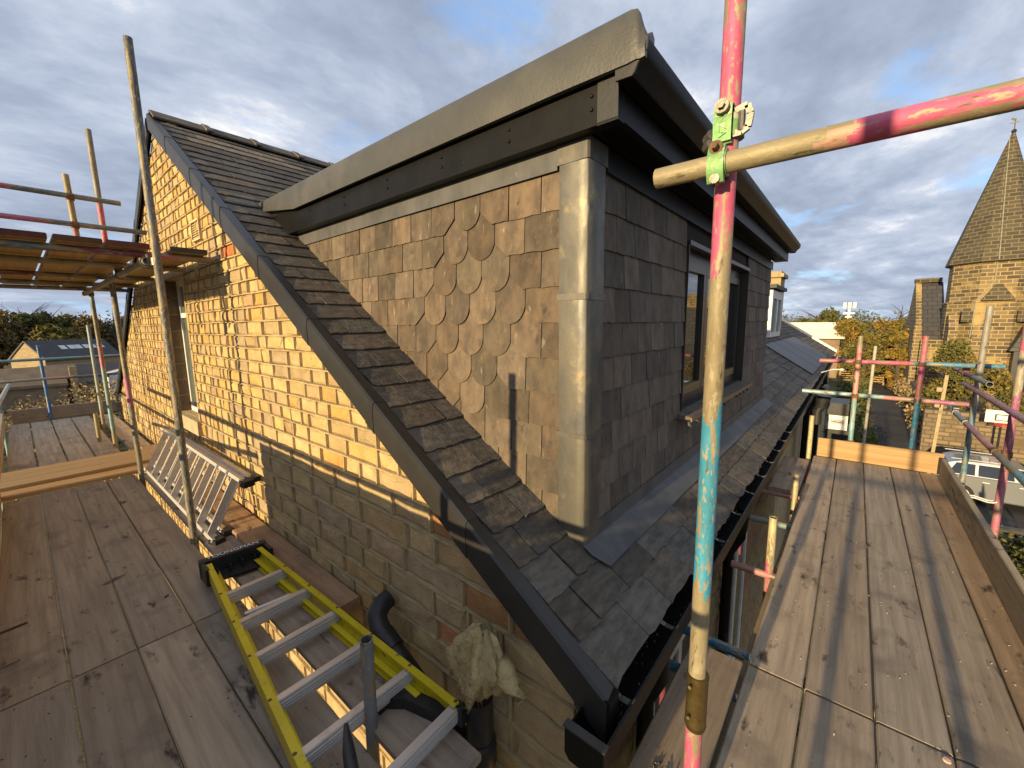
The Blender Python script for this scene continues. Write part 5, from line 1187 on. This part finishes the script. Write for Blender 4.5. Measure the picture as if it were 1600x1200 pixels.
gp_ = [(-2.85, -3.985), (-3.05, -3.62), (-3.35, -3.5), (-4.5, -3.49), (-4.95, -3.56), (-5.75, -3.985)]
mb = MB(); inn = .16; pts = [(21.44, a, b) for a, b in gp_]; pts2 = [(21.44+(.14 if b > -3.9 else .0), a, b) for a, b in gp_]; pts3 = [(23.16-(.14 if b > -3.9 else .0), a, b) for a, b in gp_]; n = 6
mb.add(pts2+pts3, [(k, (k+1) % n, n+(k+1) % n, n+k) for k in range(n)]+[tuple(range(n))[::-1], tuple(range(n, 2*n))]); mb.build('cabin', m_carp, car, 30)
for (a0, a1, t0, t1) in ((-3.05, -3.72, -3.25, -3.72), (-3.80, -4.65, -3.80, -4.6), (-4.73, -5.5, -4.68, -5.0)):
    mb = MB(); mb.add([(21.435, a0, -3.955), (21.435, a1, -3.955), (21.55, t1, -3.57), (21.55, t0, -3.57), (21.428, a0, -3.95)], [(0, 1, 2, 3)]); mb.build('side_window', m_glass, car)
MB().add([(21.6, -5.0, -3.55), (23.0, -5.0, -3.55), (23.1, -5.72, -3.96), (21.5, -5.72, -3.96)], [(0, 1, 2, 3)]).build('windscreen', m_glass, car)
for x in (21.6, 23.0): MB().tube([(x, -3.1, -3.44), (x, -4.5, -3.44)], .02, 6).build('roof_rail', m_alu, car)
for y in (-3.42, -6.08):
    for x in (21.36, 23.04):
        mb = MB(); mb.tube([(x-.02, y, -4.66), (x+.2, y, -4.66)], .34, 22); wh = mb.build('wheel', m_rub, car, 40); MB().tube([(x-.03, y, -4.66), (x-.022, y, -4.66)], .22, 16).build('rim', m_alu, wh)
for y in (-3.9, -4.75): MB().bar((21.345, y, -4.13), (21.345, y-.18, -4.13), .02, .03).build('door_handle', m_alu, car)
MB().bar((21.3, -5.35, -3.93), (21.2, -5.45, -3.9), .16, .14).build('mirror', m_carp, car)
ga = thing('field_gate', 'wooden five-barred gate closing the end of the lane', 'gate', (56.5, -1.3, GZ))
for k in range(5): MB().box(56.4, 56.46, -2.55, .9, -4.72+k*.23, -4.62+k*.23, (.85, .8, .7)).build('bar', m_tan, ga)
for y in (-2.62, -.85, .92): MB().box(56.34, 56.5, y-.07, y+.07, GZ, -3.62, (.85, .8, .7)).build('post', m_tan, ga)
MB().bar((56.38, -2.5, -4.7), (56.38, -.9, -3.75), .05, .1, (1, 0, 0), (.85, .8, .7)).build('brace', m_tan, ga)
sh = thing('shed', 'long low building with pale cream sheet roof behind the golden trees', 'building', (64, 6, GZ))
MB().add([(60, 14, -.35), (60, .9, -.45), (64, .9, 1.42), (64, 14, 1.55), (70, 14, -.3), (70, .9, -.3)], [(0, 1, 2, 3), (2, 5, 4, 3)]).build('roof', M('cream_sheet_roof', (.82, .76, .62), (.76, .7, .57), 1, rough=.5, bump=0), sh); MB().box(60.6, 69.6, 1.3, 13.6, GZ, -.36).build('wall', m_brown, sh)
ms = thing('mast', 'white telecom mast with antenna head above the trees', 'mast', (70, .8, GZ))
MB().tube([(70, .78, GZ), (70, .86, 3.3)], .16, 10).build('pole', m_white, ms, 40)
for dy in (-.5, 0, .5): MB().box(69.7, 70.1, .86+dy-.17, .86+dy+.17, 3.2, 3.95, (.75, .74, .7)).build('antenna', m_white, ms)
MB().box(69.75, 70.25, .3, 1.45, 2.45, 2.65).build('bracket', m_white, ms); MB().box(69.75, 70.25, .55, 1.2, 2.0, 2.2).build('bracket', m_white, ms)

# ------------------------------------------------------------------ buildings below the ridge, left
def gabled(name, label, cx, cy, L_, W_, zw, zr_, ang_, wallm, roofm, lights=0):
    t = thing(name, label, 'building', (cx, cy, GZ)); c, s = math.cos(ang_), math.sin(ang_)
    def q(a, b, z): return (cx+a*c-b*s, cy+a*s+b*c, z)
    mb = MB(); w2 = W_/2
    mb.add([q(0, -w2, GZ), q(0, w2, GZ), q(0, w2, zw), q(0, 0, zr_), q(0, -w2, zw), q(L_, -w2, GZ), q(L_, w2, GZ), q(L_, w2, zw), q(L_, 0, zr_), q(L_, -w2, zw)], [(0, 1, 2, 3, 4), (5, 6, 7, 8, 9), (0, 5, 9, 4), (1, 6, 7, 2)]); mb.build('wall', wallm, t)
    mb = MB(); e = .12
    mb.add([q(-.1, -w2-.2, zw-.12+e), q(-.1, 0, zr_+e), q(-.1, w2+.2, zw-.12+e), q(L_+.1, -w2-.2, zw-.12+e), q(L_+.1, 0, zr_+e), q(L_+.1, w2+.2, zw-.12+e), q(-.1, -w2-.2, zw-.2), q(-.1, 0, zr_), q(-.1, w2+.2, zw-.2), q(L_+.1, -w2-.2, zw-.2), q(L_+.1, 0, zr_), q(L_+.1, w2+.2, zw-.2)],
           [(0, 3, 4, 1), (1, 4, 5, 2), (6, 9, 10, 7), (7, 10, 11, 8), (0, 1, 7, 6), (1, 2, 8, 7), (3, 4, 10, 9), (4, 5, 11, 10), (0, 3, 9, 6), (2, 5, 11, 8)]); rf = mb.build('roof', roofm, t)
    for k in range(lights):
        a = L_*(.30+.2*k); b0, b1 = -w2*.62, -w2*.38; f = lambda b: zr_+(zw-.12-zr_)*(-b/(w2+.2))+e+.05
        for d in (0, .8): MB().add([q(a+d, b0, f(b0)), q(a+d+.6, b0, f(b0)), q(a+d+.6, b1, f(b1)), q(a+d, b1, f(b1))], [(0, 1, 2, 3)]).build('rooflight', m_white, rf)
    return t
gabled('stone_building', 'honey stone gabled building with dark slate roof and rooflights', .55, 60.5, 7.2, 3.4, -1.1, .55, math.radians(38), m_bldg, m_slateroof, 3)
gabled('cottage', 'low brown roofed cottage before the stone gabled building', -2.2, 47, 4.2, 3.2, -2.3, -1.2, 0.05, m_brown, m_brown)
gabled('cottage', 'low grey roofed cottage with pale chimney before the stone gabled building', 2.9, 47, 5.2, 3.0, -2.3, -1.15, -.05, m_brown, m_slateroof)
gabled('cottage', 'brown roofed cottage between the other cottages', 1.0, 50, 3.0, 3.0, -2.1, -1.3, .1, m_brown, m_brown)
MB().box(2.35, 2.75, 45.6, 46, GZ, -1.15, (1, 1, 1)).build('chimney_stack', m_bldg); o = bpy.data.objects['chimney_stack']; tag(o, 'pale stone chimney stack between the low cottages', 'chimney')
MB().add([(4.3, 44.5, GZ), (5.6, 44.5, GZ), (5.6, 47, GZ), (4.3, 47, GZ), (4.3, 44.5, -1.75), (5.6, 44.5, -1.45), (5.6, 47, -1.45), (4.3, 47, -1.75)], [(0, 1, 5, 4), (1, 2, 6, 5), (2, 3, 7, 6), (3, 0, 4, 7), (4, 5, 6, 7)]).build('white_shed', m_white); tag(bpy.data.objects['white_shed'], 'small white sloping-roofed shed beside the cottages', 'shed')
tf = thing('timber_fence', 'weathered vertical board fence below the outer toe board', 'fence', (13.6, -3.7, GZ))
for k in range(14): MB().box(12.4+k*.18, 12.565+k*.18, -3.72, -3.695+rnd(-.004, .004), GZ, -2.95+rnd(-.03, .03), (.8, .85, .75)).build('plank', m_board, tf)
MB().box(12.4, 14.9, -3.69, -3.64, -3.4, -3.3, (.7, .7, .65)).build('fence_rail', m_board, tf)
